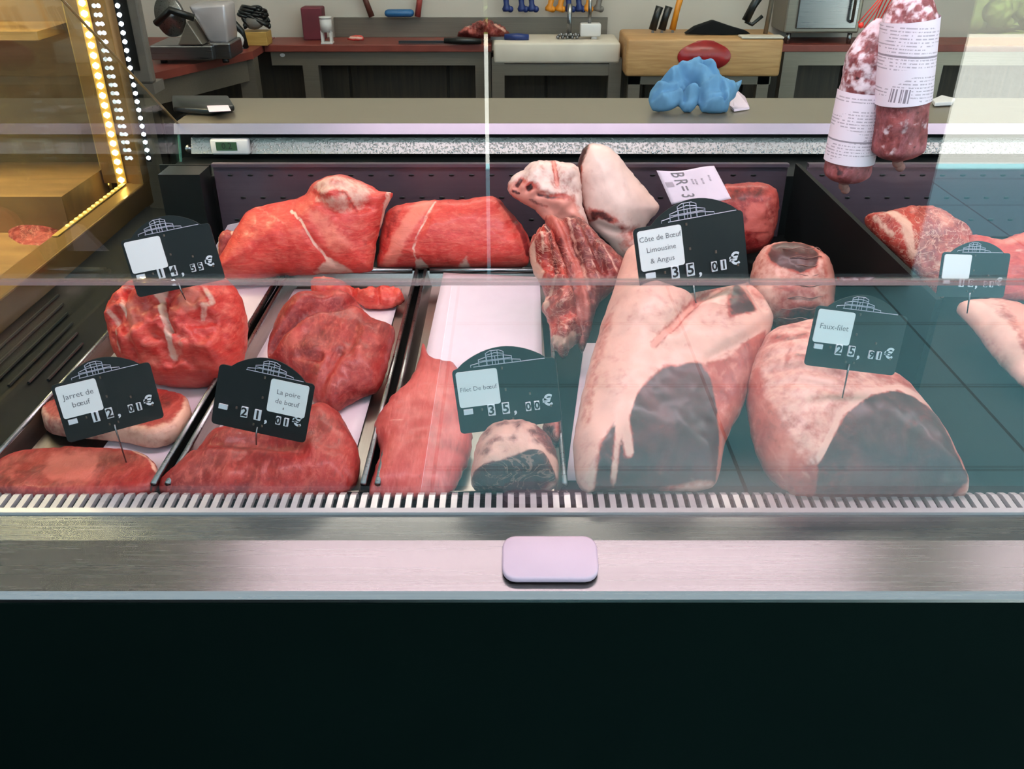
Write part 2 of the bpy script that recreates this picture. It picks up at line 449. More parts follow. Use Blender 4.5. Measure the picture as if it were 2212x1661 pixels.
# ------------------------------------------------------------------ the setting
def tiles(name, a, b, sx, sy, rough=.6):
    k = NT(name); br = k.new('ShaderNodeTexBrick'); k.link(k.coords(), br.inputs['Vector'])
    br.inputs['Color1'].default_value = lin(a); br.inputs['Color2'].default_value = lin(b)
    br.inputs['Mortar'].default_value = tuple(v * .35 for v in lin(a)[:3]) + (1,)
    br.inputs['Scale'].default_value = 1; br.inputs['Brick Width'].default_value = sx; br.inputs['Row Height'].default_value = sy
    br.inputs['Mortar Size'].default_value = .006; br.offset = 0
    k.set(Base_Color=br.outputs['Color'], Roughness=rough); return k.m
M['paving'] = tiles('teal_grey_paving', (156, 216, 222), (146, 206, 212), .9, .5)
M['darkground'] = plain('added_dark_ground', (15, 17, 17), .95, 0, .15, 30, .2, .0)
M['road'] = plain('pale_sunlit_road', (214, 212, 206), .9, 0, .05, 6)
M['floor'] = tiles('shop_floor_tile', (110, 96, 82), (100, 88, 76), .3, .3)
M['leafgreen'] = plain('hedge_leaves', (74, 88, 44), .9, 0, .42, 14, spec=.1)
M['darkmask'] = plain('dark_mask_paint', (20, 22, 24), .7, 0, .05, spec=.1)
struct('floor', MB().box((-4, .67, -.06), (4, 4.6, 0)), 'floor')
struct('ceiling', MB().box((-5, -1.4, 4.2), (5, 4.7, 4.3)), 'cream')
struct('wall_back', MB().box((-4, 4.37, 0), (4, 4.5, 4.2)), 'cream')
struct('wall_left', MB().box((-4.1, .67, 0), (-4, 4.5, 4.2)), 'cream')
struct('wall_right', MB().box((4, .67, 0), (4.1, 4.5, 4.2)), 'cream')
struct('pavement', MB().box((-.26, -4, -.05), (7, .66, 0)), 'paving')
struct('unseen_dark_ground', MB().box((-7, -4, -.05), (-.27, .66, 0)), 'darkground')  # added unseen dark ground, keeps the left of the glass reflection dark
struct('road', MB().box((-14, -9, -.12), (14, -4, -.04)), 'road')
struct('kerb', MB().box((-14, -9.2, -.12), (14, -9, .06)), 'cream')
struct('ground_verge', MB().box((-14, -13, -.12), (14, -9.2, .04)), 'leafgreen')
hb = MB()
for i in range(420):
    x = random.uniform(-2, 9); hb.ball((x, random.uniform(-10.0, -9.35), random.uniform(.05, .7)), random.uniform(.06, .17), 2, (1, .8, random.uniform(.7, 1.3)))
h = hb.build('hedge', 'leafgreen', smooth=True); tag(h, 'sunlit green hedge across the pale road, mirrored in the front glass', 'hedge', kind='stuff')
struct('added_reflection_mask', MB().box((-6, -2.15, 0), (-.109, -2.05, 1.4)).box((-.091, -2.15, 0), (1.72, -2.05, 1.4)), 'darkmask')  # added unseen panels masking the mirrored street; the gap leaves a bright slit

# ------------------------------------------------------------------ the refrigerated display case
dc = empty('display_case', (0, .65, 0), 'refrigerated butcher display case with dark front, steel sill and glass front', 'display case')
DZ = .905
MB().box((-2, .65, 0), (2.6, .672, .886), .002).build('front_panel', 'panel', dc)
prof = [(.672, .87), (.650, .880), (.652, .889), (.658, .8945), (.670, .8972), (.717, .910), (.758, .9125), (.758, .87)]
MB().prism([(-2, y, z) for y, z in prof], (4.6, 0, 0)).build('sill', 'steel_sill', dc)
g = MB()
g.prism([(-.58, y, z) for y, z in ((.757, .905), (.757, .9155), (.764, .9165), (.764, .905))], (3.1, 0, 0))
x = -.575
while x < 1.9:
    g.prism([(x, y, z) for y, z in ((.763, .910), (.763, .9163), (.786, .9175), (.795, .914), (.798, .905), (.794, .905), (.786, .912))], (.0066, 0, 0)); x += .0124
g.build('vent_grille', 'lacquer', dc)
MB().box((-.62, .76, .86), (2.5, 1.66, DZ - .012)).box((-.62, 1.445, .86), (2.5, 1.66, .914)).build('deck', 'blackmatte', dc)
def rear_panel(x0, x1, skew=0):
    p = MB().prism([(x0, 1.62, .915), (x1 - skew, 1.62, .915), (x1, 1.62, 1.056), (x0, 1.62, 1.056)], (0, .004, 0))
    p.box((x0, 1.612, 1.052), (x1, 1.624, 1.058))
    o = p.build('rear_panel', 'rearpanel', dc)
    s = MB()
    xx = x0 + .03
    while xx < x1 - .04:
        for z in (1.035, .992, .949):
            s.ball((xx + (.018 if z == .992 else 0), 1.6195, z), .0062, 1, (1, .15, .42))
        xx += .0375
    sub(o, 'slot_pattern', s, 'black')
rear_panel(-.555, .512, 0.0); rear_panel(.548, 2.3)
MB().box((-.66, 1.63, .915), (2.4, 1.765, 1.03)).box((-.66, 1.635, .90), (-.565, 1.64, 1.05)).box((-.64, 1.57, .90), (-.565, 1.63, 1.05)).build('rear_duct', 'black', dc)
k = NT('wet_rail_steel'); k.set(Base_Color=lin((150, 146, 140)), Metallic=.7, Roughness=.3)
k.bump(k.ramp(k.noise(230, 2, k.coords((1, 1, 1))), .5, .72), .28, .003); M['wetrail'] = k.m
rail = MB().prism([(-.64, 1.768, 1.069), (-.64, 1.753, 1.039), (-.64, 1.79, 1.039), (-.64, 1.79, 1.069)], (3.04, 0, 0), .001).build('condensation_rail', 'wetrail', dc)
wd = MB()
for i in range(420):
    x = random.betavariate(2.2, 1.6) * 1.75 - .42; z = 1.040 + abs(random.gauss(0, .009))
    if z > 1.066: continue
    wd.ball((x, 1.7525 + (z - 1.039) * .5, z), random.uniform(.0009, .002), 1, (1, .6, random.uniform(1, 1.6)))
M['water'] = plain('water_bead', (200, 205, 205), .05, .6, 0)
o = sub(rail, 'water_droplets', wd, 'water', True); o['kind'] = 'stuff'
# black ledge with louvres on the customer's left, and its flank
lg = MB().prism([(-.612, .77, .90), (-.612, .77, .916), (-.75, .77, .932), (-.75, .77, .90)], (0, .98, 0))
lo = lg.build('side_ledge', 'blackmatte', dc)
lv = MB()
for i in range(6):
    x = -.728 + i * .02; z = .916 + (-.612 - x) * .116
    lv.tube([(x, .98 + i * .012, z + .003), (x, 1.30 - i * .03, z + .003)], .0022, 6)
M['louvre'] = plain('grey_louvre_plastic', (34, 40, 42), .3)
sub(lo, 'louvres', lv, 'louvre')
MB().prism([(.525, 1.0, .905), (.525, 1.62, .905), (.525, 1.62, 1.057), (.525, 1.0, 1.057)], (.008, 0, 0)).build('divider_wall', 'blackmatte', dc)
fg = MB().box((-1.3, .738, .895), (2.5, .746, 1.187)).build('front_glass', 'glass', dc)
sub(fg, 'glass_edge', MB().box((-1.3, .7378, 1.1872), (2.5, .7462, 1.1905)), 'edge')
ug = MB()
ug.box((-1.3, .738, 1.192), (2.5, .746, 1.95)); ug.build('upper_glass', 'glass_up', dc)
eg = MB().prism([(-.652, .75, .935), (-.652, 1.70, .917), (-.652, 1.752, 1.10), (-.652, 1.39, 1.36), (-.652, .9, 1.7), (-.652, .75, 1.7)], (-.006, 0, 0)).build('end_glass', 'glass_side', dc)
sub(eg, 'rear_edge', MB().tube([(-.655, 1.701, .917), (-.655, 1.753, 1.10)], .0028, 6), 'edgegreen')
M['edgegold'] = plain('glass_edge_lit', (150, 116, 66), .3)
sub(eg, 'sloping_edge', MB().tube([(-.655, 1.752, 1.10), (-.655, 1.39, 1.36), (-.655, .9, 1.7)], .0022, 6), 'edgegold')
# white plastic clip on the front rail
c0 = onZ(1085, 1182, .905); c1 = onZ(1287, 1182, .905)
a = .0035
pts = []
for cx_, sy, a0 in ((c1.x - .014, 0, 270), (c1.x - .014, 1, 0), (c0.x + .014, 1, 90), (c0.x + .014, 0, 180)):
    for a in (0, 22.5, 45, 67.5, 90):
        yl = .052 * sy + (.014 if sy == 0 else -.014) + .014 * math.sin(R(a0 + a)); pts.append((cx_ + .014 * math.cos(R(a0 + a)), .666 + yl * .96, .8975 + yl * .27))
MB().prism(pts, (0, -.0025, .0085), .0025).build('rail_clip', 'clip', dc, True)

# canopy lamp tube, above the picture
lt = MB().tube([(-.56, 1.0, 1.83), (.72, 1.0, 1.83)], .02, 10).build('case_lamp', 'white'); tag(lt, 'slim white tube lamp along the display case top, out of view', 'lamp')

# ------------------------------------------------------------------ trays and papers
def tray(x0, x1, label, y0=.80, y1=1.43):
    t = empty('steel_tray', ((x0 + x1) / 2, y0, DZ - .012), label, 'tray', 'steel trays on the display deck')
    zf, zr, th = DZ - .008, DZ + .017, .0015
    b = MB(); b.box((x0 + .012, y0 + .012, zf - .002), (x1 - .012, y1 - .012, zf))
    for (xa, xb) in ((x0 + .004, x0 + .012), (x1 - .004, x1 - .012)):
        b.prism([(xa, y0, zr), (xb, y0, zf), (xb + (.0015 if xb > xa else -.0015), y0, zf), (xa + (.0015 if xb > xa else -.0015), y0, zr)], (0, y1 - y0, 0))
    for (ya, yb) in ((y0 + .002, y0 + .012), (y1 - .002, y1 - .012)):
        b.prism([(x0, ya, zr - (.012 if ya < 1 else 0)), (x0, yb, zf), (x0, yb + .0015, zf), (x0, ya + .0015, zr - (.012 if ya < 1 else 0))], (x1 - x0, 0, 0))
    b.build('pan', 'steel_tray', t)
    r = MB().tube([(x0 + .003, y0, zr), (x0 + .003, y1, zr)], .0035, 8).tube([(x1 - .003, y0, zr), (x1 - .003, y1, zr)], .0035, 8).tube([(x0 + .01, y1, zr), (x1 - .01, y1, zr)], .006, 8)
    r.build('rim', 'steel', t, True)
tray(-.607, -.397, 'narrow steel tray at the case end with round shank and beef slices')
tray(-.387, -.163, 'steel tray between shank and fillet trays, holding pear-cut beef')
tray(-.153, .062, 'steel tray with empty white paper and the pale fillet slab')

def sheet(name, pts, z, label, mat='paper', cat='paper sheet', group=None, rise=None, seed=0, n=14):
    """thin paper: pixel quad (four corners) laid at height z, gently rippled; rise lifts its far edge"""
    a, b, c, d = [onZ(p[0], p[1], z if rise is None or i > 1 else z + rise) for i, p in enumerate(pts)]
    bm = bmesh.new(); vv = []
    for j in range(n + 1):
        for i in range(n + 1):
            u, v = i / n, j / n
            p = (a * (1 - u) + b * u) * (1 - v) + (d * (1 - u) + c * u) * v
            p = p + Vector((0, 0, .0015 + .0018 * noise.noise(p * 22 + Vector((seed, 0, 0)))))
            vv.append(bm.verts.new(p))
    for j in range(n):
        for i in range(n):
            q = j * (n + 1) + i; bm.faces.new((vv[q], vv[q + 1], vv[q + n + 2], vv[q + n + 1]))
    mb = MB(); mb.b.free(); mb.b = bm
    o = mb.build(name, mat, smooth=True)
    so = o.modifiers.new('thick', 'SOLIDIFY'); so.thickness = .0005
    tag(o, label, cat, group); return o
sheet('paper_sheet', [(480, 600), (612, 600), (345, 1020), (190, 1020)], DZ - .006, 'white paper lining the tray under the shank and slices')
sheet('paper_sheet', [(625, 625), (868, 625), (745, 1060), (390, 1060)], DZ - .006, 'white paper under the pear-cut beef', seed=3)
sheet('paper_sheet', [(958, 590), (1166, 600), (1172, 800), (912, 800)], DZ + .006, 'large bare sheet of white paper in the fillet tray', rise=.014, seed=5)
sheet('paper_sheet', [(1262, 742), (1290, 742), (1262, 1040), (1222, 1040)], DZ - .004, 'narrow strip of white paper beside the rib loin', seed=6)

pb = MB().prism([onY(458, 545, 1.545), onY(492, 486, 1.545), onY(520, 480, 1.545), onY(540, 560, 1.545), onY(470, 580, 1.545)], (0, .0008, 0)).build('paper_sheet', 'paper'); tag(pb, 'corner of white paper sticking up left of the ragged-topped roast', 'paper sheet')
# ------------------------------------------------------------------ the meat
Z0 = .915
flesh('beef_roast', [(478, 600), (468, 575), (497, 520), (520, 480), (545, 452), (600, 438), (655, 425), (680, 395), (735, 378), (790, 395), (818, 412), (848, 418), (838, 440), (828, 470), (814, 520), (808, 570), (800, 586), (760, 590), (700, 592), (600, 598), (540, 606)],
      'meat_red', tilt=62, T=.05, B=.05, Rr=95, lump=.006, lscale=16, seed=1,
      zones=[('fat', [(690, 395), (735, 380), (790, 396), (812, 420), (790, 470), (745, 470), (700, 450), (680, 420)], 14, .62), ('dark_line', [(690, 425), (720, 440), (760, 430), (780, 470)], 6, .5),
             ('fat_line', [(640, 462), (668, 490), (690, 530), (712, 560), (735, 580)], 3.5), ('fat', [(680, 590), (722, 562), (765, 590)], 6), ('fat_line', [(842, 418), (832, 462), (818, 520), (810, 580)], 5),
             ('pink_line', [(560, 450), (610, 480), (640, 500)], 4, .6), ('pink', [(660, 450), (720, 470), (790, 540), (730, 560), (700, 520)], 14, .7), ('dark', [(770, 520), (800, 470), (812, 500), (804, 580), (780, 580)], 14, .35)],  # final dark zone paints shading on the roast's right side
      creases=[([(640, 462), (690, 530), (735, 580)], 6, .004), ([(690, 430), (740, 470), (800, 450)], 12, .012), ([(700, 420), (760, 415)], 8, .008)], bulges=[(735, 420, 45, .03)],
      label='large rounded red beef roast with a ragged top, behind the trays at left', cat='beef roast')
flesh('beef_roast', [(822, 582), (818, 540), (828, 480), (845, 450), (880, 440), (940, 432), (1000, 432), (1050, 424), (1076, 430), (1100, 455), (1130, 490), (1146, 530), (1143, 560), (1130, 578), (1060, 583), (980, 582), (900, 582)],
      'meat_red', tilt=62, T=.05, B=.05, Rr=80, lump=.005, lscale=16, seed=2,
      zones=[('pink', [(905, 432), (945, 436), (905, 500), (860, 576), (828, 580), (850, 520)], 10, .9), ('fat_line', [(942, 440), (920, 490), (898, 540), (905, 580)], 4, .7), ('fat', [(895, 582), (912, 560), (930, 582)], 5),
             ('dark_line', [(1078, 432), (1105, 470), (1130, 510), (1142, 550)], 9, .9), ('dark', [(830, 500), (845, 455), (880, 450), (868, 490), (838, 540)], 10, .5), ('fat', [(985, 585), (1010, 555), (1018, 585)], 6, .7)],
      creases=[([(942, 440), (900, 540)], 9, .005), ([(1085, 440), (1140, 540)], 9, .006)],
      label='smooth red beef roast leaning beside the ragged-topped one', cat='beef roast')
o = flesh('meat_trimming', [(472, 560), (474, 512), (486, 498), (505, 500), (514, 515), (500, 545), (486, 572)], 'meat_deep', tilt=70, T=.015, B=.02, step=4, seed=3, zones=[('fat_line', [(474, 512), (476, 560)], 4), ('fat_line', [(505, 500), (514, 515)], 5)], base_px=(480, 590),
      label='small dark trimming tucked beside the ragged-topped roast', cat='meat')
# standing rib joint at the back: rib end, fat cap and ragged lean below it
rj = empty('rib_joint', onZ(1260, 560, Z0), 'upright beef rib joint with pale fat cap and exposed rib end', 'rib joint')
flesh('fat_cap', [(1262, 318), (1285, 310), (1310, 315), (1335, 335), (1375, 385), (1410, 425), (1424, 450), (1405, 475), (1390, 505), (1400, 545), (1350, 560), (1310, 520), (1275, 488), (1258, 465), (1248, 420), (1243, 380), (1250, 345)],
      'meat_cap', Y=1.46, tilt=72, T=.045, B=.05, Rr=80, lump=.005, base=(.8, 0, 0), seed=4, parent=rj, lscale=10,
      zones=[('dark_line', [(1264, 314), (1248, 355), (1244, 400), (1252, 445), (1262, 480)], 9), ('dark', [(1268, 452), (1300, 455), (1330, 475), (1300, 492), (1275, 478)], 6, .75), ('fat', [(1290, 470), (1345, 500), (1320, 508), (1280, 482)], 4), ('pink', [(1335, 490), (1400, 490), (1400, 550), (1340, 560)], 14, .5)],
      creases=[([(1270, 480), (1330, 500), (1380, 500)], 8, .006)])
flesh('rib_end', [(1096, 402), (1108, 380), (1130, 366), (1150, 350), (1180, 346), (1215, 350), (1246, 358), (1256, 400), (1258, 440), (1270, 490), (1225, 486), (1180, 478), (1160, 458), (1140, 445), (1115, 430), (1098, 415)],
      'meat_cap', Y=1.44, tilt=72, T=.035, B=.04, Rr=50, lump=.008, lscale=26, base=(.7, 0, 0), seed=5, parent=rj, step=5,
      zones=[('pink', [(1095, 400), (1130, 390), (1180, 420), (1235, 430), (1262, 480), (1180, 480), (1110, 430)], 12, .9), ('dark', [(1112, 402), (1126, 384), (1130, 390), (1118, 408)], 3, .9), ('dark', [(1134, 404), (1148, 394), (1152, 408), (1140, 416)], 3, .9),
             ('dark_line', [(1108, 412), (1120, 418)], 4, .8), ('dark_line', [(1160, 420), (1190, 428), (1215, 424)], 5, .6), ('dark_line', [(1145, 432), (1160, 440), (1180, 446)], 5, .5), ('pink_line', [(1195, 350), (1202, 400)], 5, .8)],
      creases=[([(1195, 350), (1204, 410)], 8, .008), ([(1115, 405), (1128, 385)], 5, .01), ([(1138, 412), (1150, 398)], 5, .01), ([(1160, 420), (1215, 426)], 6, .006)])
flesh('lean_flank', [(1178, 470), (1215, 476), (1255, 476), (1290, 510), (1330, 548), (1352, 575), (1338, 612), (1292, 660), (1275, 720), (1256, 760), (1238, 700), (1232, 640), (1215, 590), (1190, 520)],
      'meat_dark', base_px=(1260, 770), tilt=40, zb=Z0, lift=.02, T=.03, B=.03, lump=.009, lscale=24, seed=6, parent=rj,
      zones=[('pink_line', [(1190, 475), (1222, 530), (1250, 600), (1262, 690)], 15, .9), ('fat_line', [(1222, 480), (1230, 510), (1245, 560)], 4, .8), ('fat_line', [(1250, 560), (1270, 640)], 4, .7), ('fat_line', [(1270, 560), (1290, 620)], 4, .6), ('fat_line', [(1300, 550), (1330, 600)], 5, .6), ('pink_line', [(1235, 640), (1252, 740)], 12, .6)],
      creases=[([(1205, 480), (1240, 560), (1275, 660)], 7, .012), ([(1255, 500), (1300, 600)], 8, .012), ([(1240, 600), (1260, 720)], 6, .008)])
flesh('ragged_edge', [(1165, 500), (1190, 505), (1215, 560), (1238, 640), (1252, 700), (1258, 735), (1235, 745), (1222, 770), (1208, 762), (1192, 740), (1186, 700), (1172, 665), (1178, 640), (1162, 600), (1150, 580), (1143, 545), (1150, 520)],
      'bone_meat', base_px=(1215, 775), tilt=38, zb=Z0, lift=.02, T=.035, B=.03, lump=.018, lscale=34, seed=7, parent=rj, step=5, wob=5,
      zones=[('fat_line', [(1148, 545), (1155, 585), (1170, 605)], 7), ('fat_line', [(1170, 640), (1180, 670)], 8, .9), ('fat_line', [(1195, 740), (1220, 758), (1238, 735)], 8), ('fat_line', [(1200, 620), (1185, 650)], 6, .7), ('dark_line', [(1180, 510), (1190, 560), (1205, 610)], 9, .7), ('fat_line', [(1165, 520), (1172, 570)], 5, .7)],
      creases=[([(1165, 595), (1210, 615)], 7, .012), ([(1170, 650), (1215, 640)], 7, .01), ([(1190, 700), (1240, 690)], 8, .012), ([(1185, 540), (1205, 600)], 6, .01)])
# the big rib loin
flesh('rib_loin', [(1362, 540), (1400, 545), (1450, 590), (1510, 622), (1590, 610), (1640, 640), (1668, 690), (1655, 740), (1632, 800), (1604, 880), (1566, 960), (1548, 1040), (1500, 1062), (1400, 1058), (1300, 1060), (1268, 1064), (1246, 1040), (1238, 960), (1252, 880), (1272, 790), (1300, 700), (1330, 610), (1345, 562)],
      'meat_fat', tilt=24, T=.045, B=.05, Rr=130, lump=.006, lscale=11, base=(.75, 0, 0), seed=8, step=7,
      zones=[('dark', [(1290, 1000), (1330, 940), (1375, 885), (1420, 842), (1465, 822), (1502, 828), (1528, 858), (1542, 910), (1550, 970), (1546, 1050), (1400, 1066), (1282, 1066)], 6, .85),
             ('lean', [(1515, 830), (1570, 810), (1650, 715), (1640, 790), (1600, 880), (1566, 960), (1548, 1050), (1545, 960), (1535, 880)], 8), ('dark', [(1560, 690), (1578, 640), (1612, 680), (1625, 705), (1590, 722), (1560, 735)], 5, .8),
             ('pink_line', [(1545, 655), (1500, 690), (1440, 760), (1400, 800)], 8, .9), ('dark_line', [(1520, 672), (1490, 700)], 6, .5), ('fat_line', [(1365, 870), (1340, 950), (1352, 1010)], 11), ('fat_line', [(1330, 950), (1322, 1050)], 8, .8),
             ('fat_line', [(1660, 705), (1590, 760), (1520, 800), (1450, 825)], 14), ('pink_line', [(1310, 720), (1280, 820), (1262, 940)], 14, .4), ('pink_line', [(1600, 620), (1640, 660)], 10, .6)],
      creases=[([(1545, 655), (1500, 690), (1440, 760)], 14, .010), ([(1655, 720), (1590, 775), (1520, 815)], 8, .006), ([(1610, 640), (1640, 690)], 8, .01)], bulges=[(1400, 700, 90, .018)],
      label='long beef rib loin with creamy fat and dark cut face, biggest in the case', cat='rib loin')
# netted roast and sirloin
nr = empty('netted_roast', onZ(1710, 706, Z0), 'small rolled roast tied in netting, between rib loin and black divider', 'rolled roast')
flesh('roast_body', [(1622, 650), (1624, 590), (1640, 545), (1665, 528), (1705, 524), (1750, 534), (1782, 556), (1797, 590), (1800, 640), (1790, 690), (1750, 708), (1700, 714), (1655, 696), (1632, 675)],
      'meat_fat', tilt=55, T=.05, B=.05, Rr=75, lump=.004, lscale=20, base=(.55, 0, .3), seed=9, parent=nr, step=5,
      zones=[('dark', [(1646, 555), (1660, 536), (1700, 528), (1738, 536), (1752, 558), (1740, 592), (1706, 606), (1668, 592), (1650, 574)], 4, .8), ('dark', [(1680, 700), (1690, 672), (1745, 668), (1752, 706)], 8, .7), ('dark_line', [(1655, 632), (1690, 640)], 5, .5), ('pink', [(1750, 545), (1797, 590), (1798, 690), (1770, 690), (1765, 600)], 10, .8)])
nt = MB()
def on_tilt(px, py, bx, by, tilt, up, zb=Z0):
    ti = R(tilt); n = np.array([0, -math.sin(ti), math.cos(ti)]); p0 = np.array(onZ(bx, by, zb)); d = ray(px, py)
    return Vector(C0 + d * (((p0 - C0) @ n) / (d @ n)) + n * up)
for yy in (548, 566, 584, 604, 626, 650, 674, 694):
    w = 72 * math.sqrt(max(.1, 1 - ((yy - 620) / 105) ** 2))
    nt.tube([on_tilt(1714 + w * s, yy + 7 * math.cos(s * 1.5) + 2 * math.sin(s * 9), 1714, 714, 55, .052 * (1 - abs(s) ** 2.4) ** .5 + .0005) for s in np.linspace(-.97, .97, 17)], .0007, 5)
nt.build('netting', 'twine', nr, True)
flesh('sirloin', [(1662, 722), (1720, 706), (1780, 702), (1840, 730), (1905, 800), (1955, 835), (1992, 880), (2022, 920), (2052, 970), (2088, 1060), (2052, 1074), (1900, 1076), (1745, 1074), (1692, 1055), (1650, 1005), (1625, 935), (1611, 850), (1620, 790), (1640, 750)],
      'meat_fat', tilt=24, T=.05, B=.05, Rr=130, lump=.006, lscale=13, base=(.6, 0, .15), seed=10, step=7,
      zones=[('dark', [(1742, 1030), (1765, 985), (1800, 940), (1850, 906), (1910, 886), (1962, 897), (2000, 922), (2034, 966), (2076, 1062), (2050, 1080), (1900, 1082), (1755, 1082)], 6, .8),
             ('lean', [(1608, 850), (1625, 820), (1640, 900), (1690, 1000), (1740, 1050), (1745, 1078), (1690, 1060), (1640, 1000)], 14), ('fat_line', [(1748, 1030), (1790, 945), (1850, 900), (1915, 880), (1965, 890), (2005, 920)], 7), ('fat', [(1940, 880), (1985, 886), (2000, 918), (1965, 905)], 5),
             ('dark_line', [(1660, 760), (1690, 775), (1720, 770)], 8, .5), ('dark_line', [(1700, 815), (1725, 830)], 8, .5), ('dark_line', [(1690, 790), (1680, 830)], 5, .4), ('pink_line', [(1770, 830), (1860, 840), (1940, 860)], 12, .5), ('pink_line', [(2010, 930), (2060, 1040)], 5, .8)],
      creases=[([(1640, 770 + q), (1700, 775 + q), (1790, 800 + q)], 5, .004) for q in (0, 32, 66, 100)],
      label='tapering sirloin with fat back and dark cut face, nearest the teal end', cat='sirloin')
bd = bpy.data.objects['sirloin']; bd['label'] = 'fat-backed sirloin with dark cut face, in front of the netted roast'
o = flesh('beef_roast', [(1480, 540), (1485, 450), (1520, 410), (1570, 398), (1640, 394), (1674, 408), (1681, 450), (1672, 500), (1655, 535), (1620, 548), (1550, 550)], 'meat_deep', Y=1.47, tilt=72, T=.04, B=.05, Rr=55, lump=.006, lscale=20, seed=11,
      zones=[('pink', [(1600, 440), (1675, 420), (1678, 500), (1640, 520), (1595, 500)], 12, .95), ('fat', [(1630, 430), (1675, 430), (1672, 490), (1640, 490)], 14, .45), ('dark', [(1560, 405), (1640, 400), (1660, 420), (1600, 440), (1560, 440)], 10, .55), ('dark_line', [(1600, 505), (1650, 500)], 6, .5)],
      label='dark red roast at the back with a printed white label draped on top', cat='beef roast')
# front trays
flesh('shank_joint', [(238, 705), (245, 660), (275, 628), (320, 608), (380, 602), (440, 598), (490, 606), (520, 640), (534, 690), (531, 760), (506, 815), (470, 832), (400, 838), (340, 830), (290, 812), (255, 772)], 'meat_red', tilt=42, T=.07, B=.03, Rr=105, lump=.024, lscale=26, seed=12, zb=DZ,
      zones=[('fat', [(342, 650), (360, 634), (384, 640), (396, 656), (402, 674), (380, 684), (356, 676)], 5), ('pink', [(300, 700), (340, 690), (350, 760), (310, 780)], 12, .6), ('fat_line', [(262, 690), (285, 730), (290, 780)], 9, .6), ('dark', [(430, 690), (470, 680), (480, 720), (440, 740)], 14, .3), ('fat_line', [(384, 674), (392, 710), (402, 745), (398, 790)], 8, .9), ('fat_line', [(296, 680), (310, 715)], 8, .7), ('pink', [(410, 660), (450, 650), (490, 680), (470, 720), (430, 720)], 14, .7),
             ('dark', [(245, 660), (285, 650), (290, 690), (262, 700)], 10, .5), ('dark', [(300, 665), (322, 665), (318, 690)], 6, .4), ('fat_line', [(475, 665), (490, 690), (468, 725)], 8, .6), ('fat', [(390, 750), (450, 740), (470, 790), (400, 800)], 18, .35), ('pink', [(330, 780), (380, 790), (370, 830), (320, 820)], 14, .6), ('fat_line', [(290, 645), (330, 650)], 6, .5)],
      creases=[([(400, 690), (404, 745), (410, 752)], 5, .012), ([(300, 660), (315, 740), (325, 800)], 9, .012), ([(405, 752), (460, 730)], 9, .008), ([(480, 640), (500, 700)], 9, .006)],
      bulges=[(370, 655, 25, .012), (440, 690, 40, .012)], label='round knobbly beef shank joint with pale sinew in the end tray', cat='shank joint')
flesh('shank_slice', [(95, 914), (108, 895), (160, 876), (240, 858), (330, 860), (392, 872), (414, 890), (412, 920), (382, 952), (330, 967), (260, 954), (180, 947), (112, 937)], 'meat_deep', zb=DZ, tilt=0, lift=.003, T=.022, B=.002, Rr=20, lump=.0015, seed=13, power=4, step=5, wob=1,
      zones=[('fat_line', [(95, 914), (112, 937), (180, 947), (260, 954), (330, 967), (382, 952), (412, 920), (414, 890)], 17, .62), ('pink_line', [(300, 872), (392, 884)], 4, .5), ('dark', [(310, 875), (385, 885), (380, 915), (330, 930), (290, 915)], 10, .5), ('pink_line', [(150, 900), (240, 920), (300, 915)], 4, .4)],
      label='thick oval shank slice with a pale rim, behind its slate price sign', cat='beef slice')
flesh('shank_slice', [(-12, 1020), (30, 990), (120, 978), (220, 980), (292, 985), (328, 1002), (347, 1032), (340, 1058), (300, 1074), (150, 1080), (20, 1078), (-24, 1055)], 'meat_deep', zb=DZ, tilt=0, lift=.003, T=.013, B=.002, Rr=18, lump=.0025, seed=14, power=3.5, step=5,
      zones=[('pink', [(90, 1040), (120, 1000), (190, 995), (235, 1010), (210, 1060), (120, 1065)], 16, .9), ('pink', [(10, 1030), (60, 1000), (50, 1066), (0, 1066)], 12, .5), ('fat_line', [(292, 988), (326, 1006), (342, 1036)], 6, .7), ('dark_line', [(235, 1000), (215, 1065)], 14, .35)],
      label='large flat beef slice with rosy centre, at the left end of the grille', cat='beef slice')
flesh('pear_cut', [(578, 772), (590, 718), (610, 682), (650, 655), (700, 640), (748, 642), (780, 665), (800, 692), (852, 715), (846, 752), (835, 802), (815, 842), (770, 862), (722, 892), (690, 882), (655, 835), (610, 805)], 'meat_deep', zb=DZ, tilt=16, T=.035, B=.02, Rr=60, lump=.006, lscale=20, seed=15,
      zones=[('dark_line', [(592, 768), (640, 735), (690, 705), (740, 690), (775, 672)], 6, .5), ('pink_line', [(690, 665), (700, 690)], 4, .4)],  # dark line paints shade into the fold
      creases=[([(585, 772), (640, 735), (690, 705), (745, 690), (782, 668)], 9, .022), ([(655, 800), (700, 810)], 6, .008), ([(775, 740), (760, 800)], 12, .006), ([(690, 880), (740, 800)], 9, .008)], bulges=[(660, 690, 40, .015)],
      label='folded lean cut in the middle tray behind its price sign', cat='beef cut')
flesh('meat_trimming', [(672, 612), (690, 602), (735, 608), (780, 628), (830, 620), (862, 630), (873, 648), (850, 664), (800, 668), (765, 650), (720, 645), (680, 640)], 'meat_red', zb=DZ, tilt=20, T=.016, B=.01, lump=.012, lscale=40, seed=16, step=4, wob=4, zones=[('fat', [(690, 605), (712, 608), (700, 622)], 4, .6)],
      creases=[([(760, 620), (775, 655)], 6, .012), ([(815, 620), (820, 665)], 5, .008)], label='ragged red trimming at the far end of the middle tray', cat='meat')
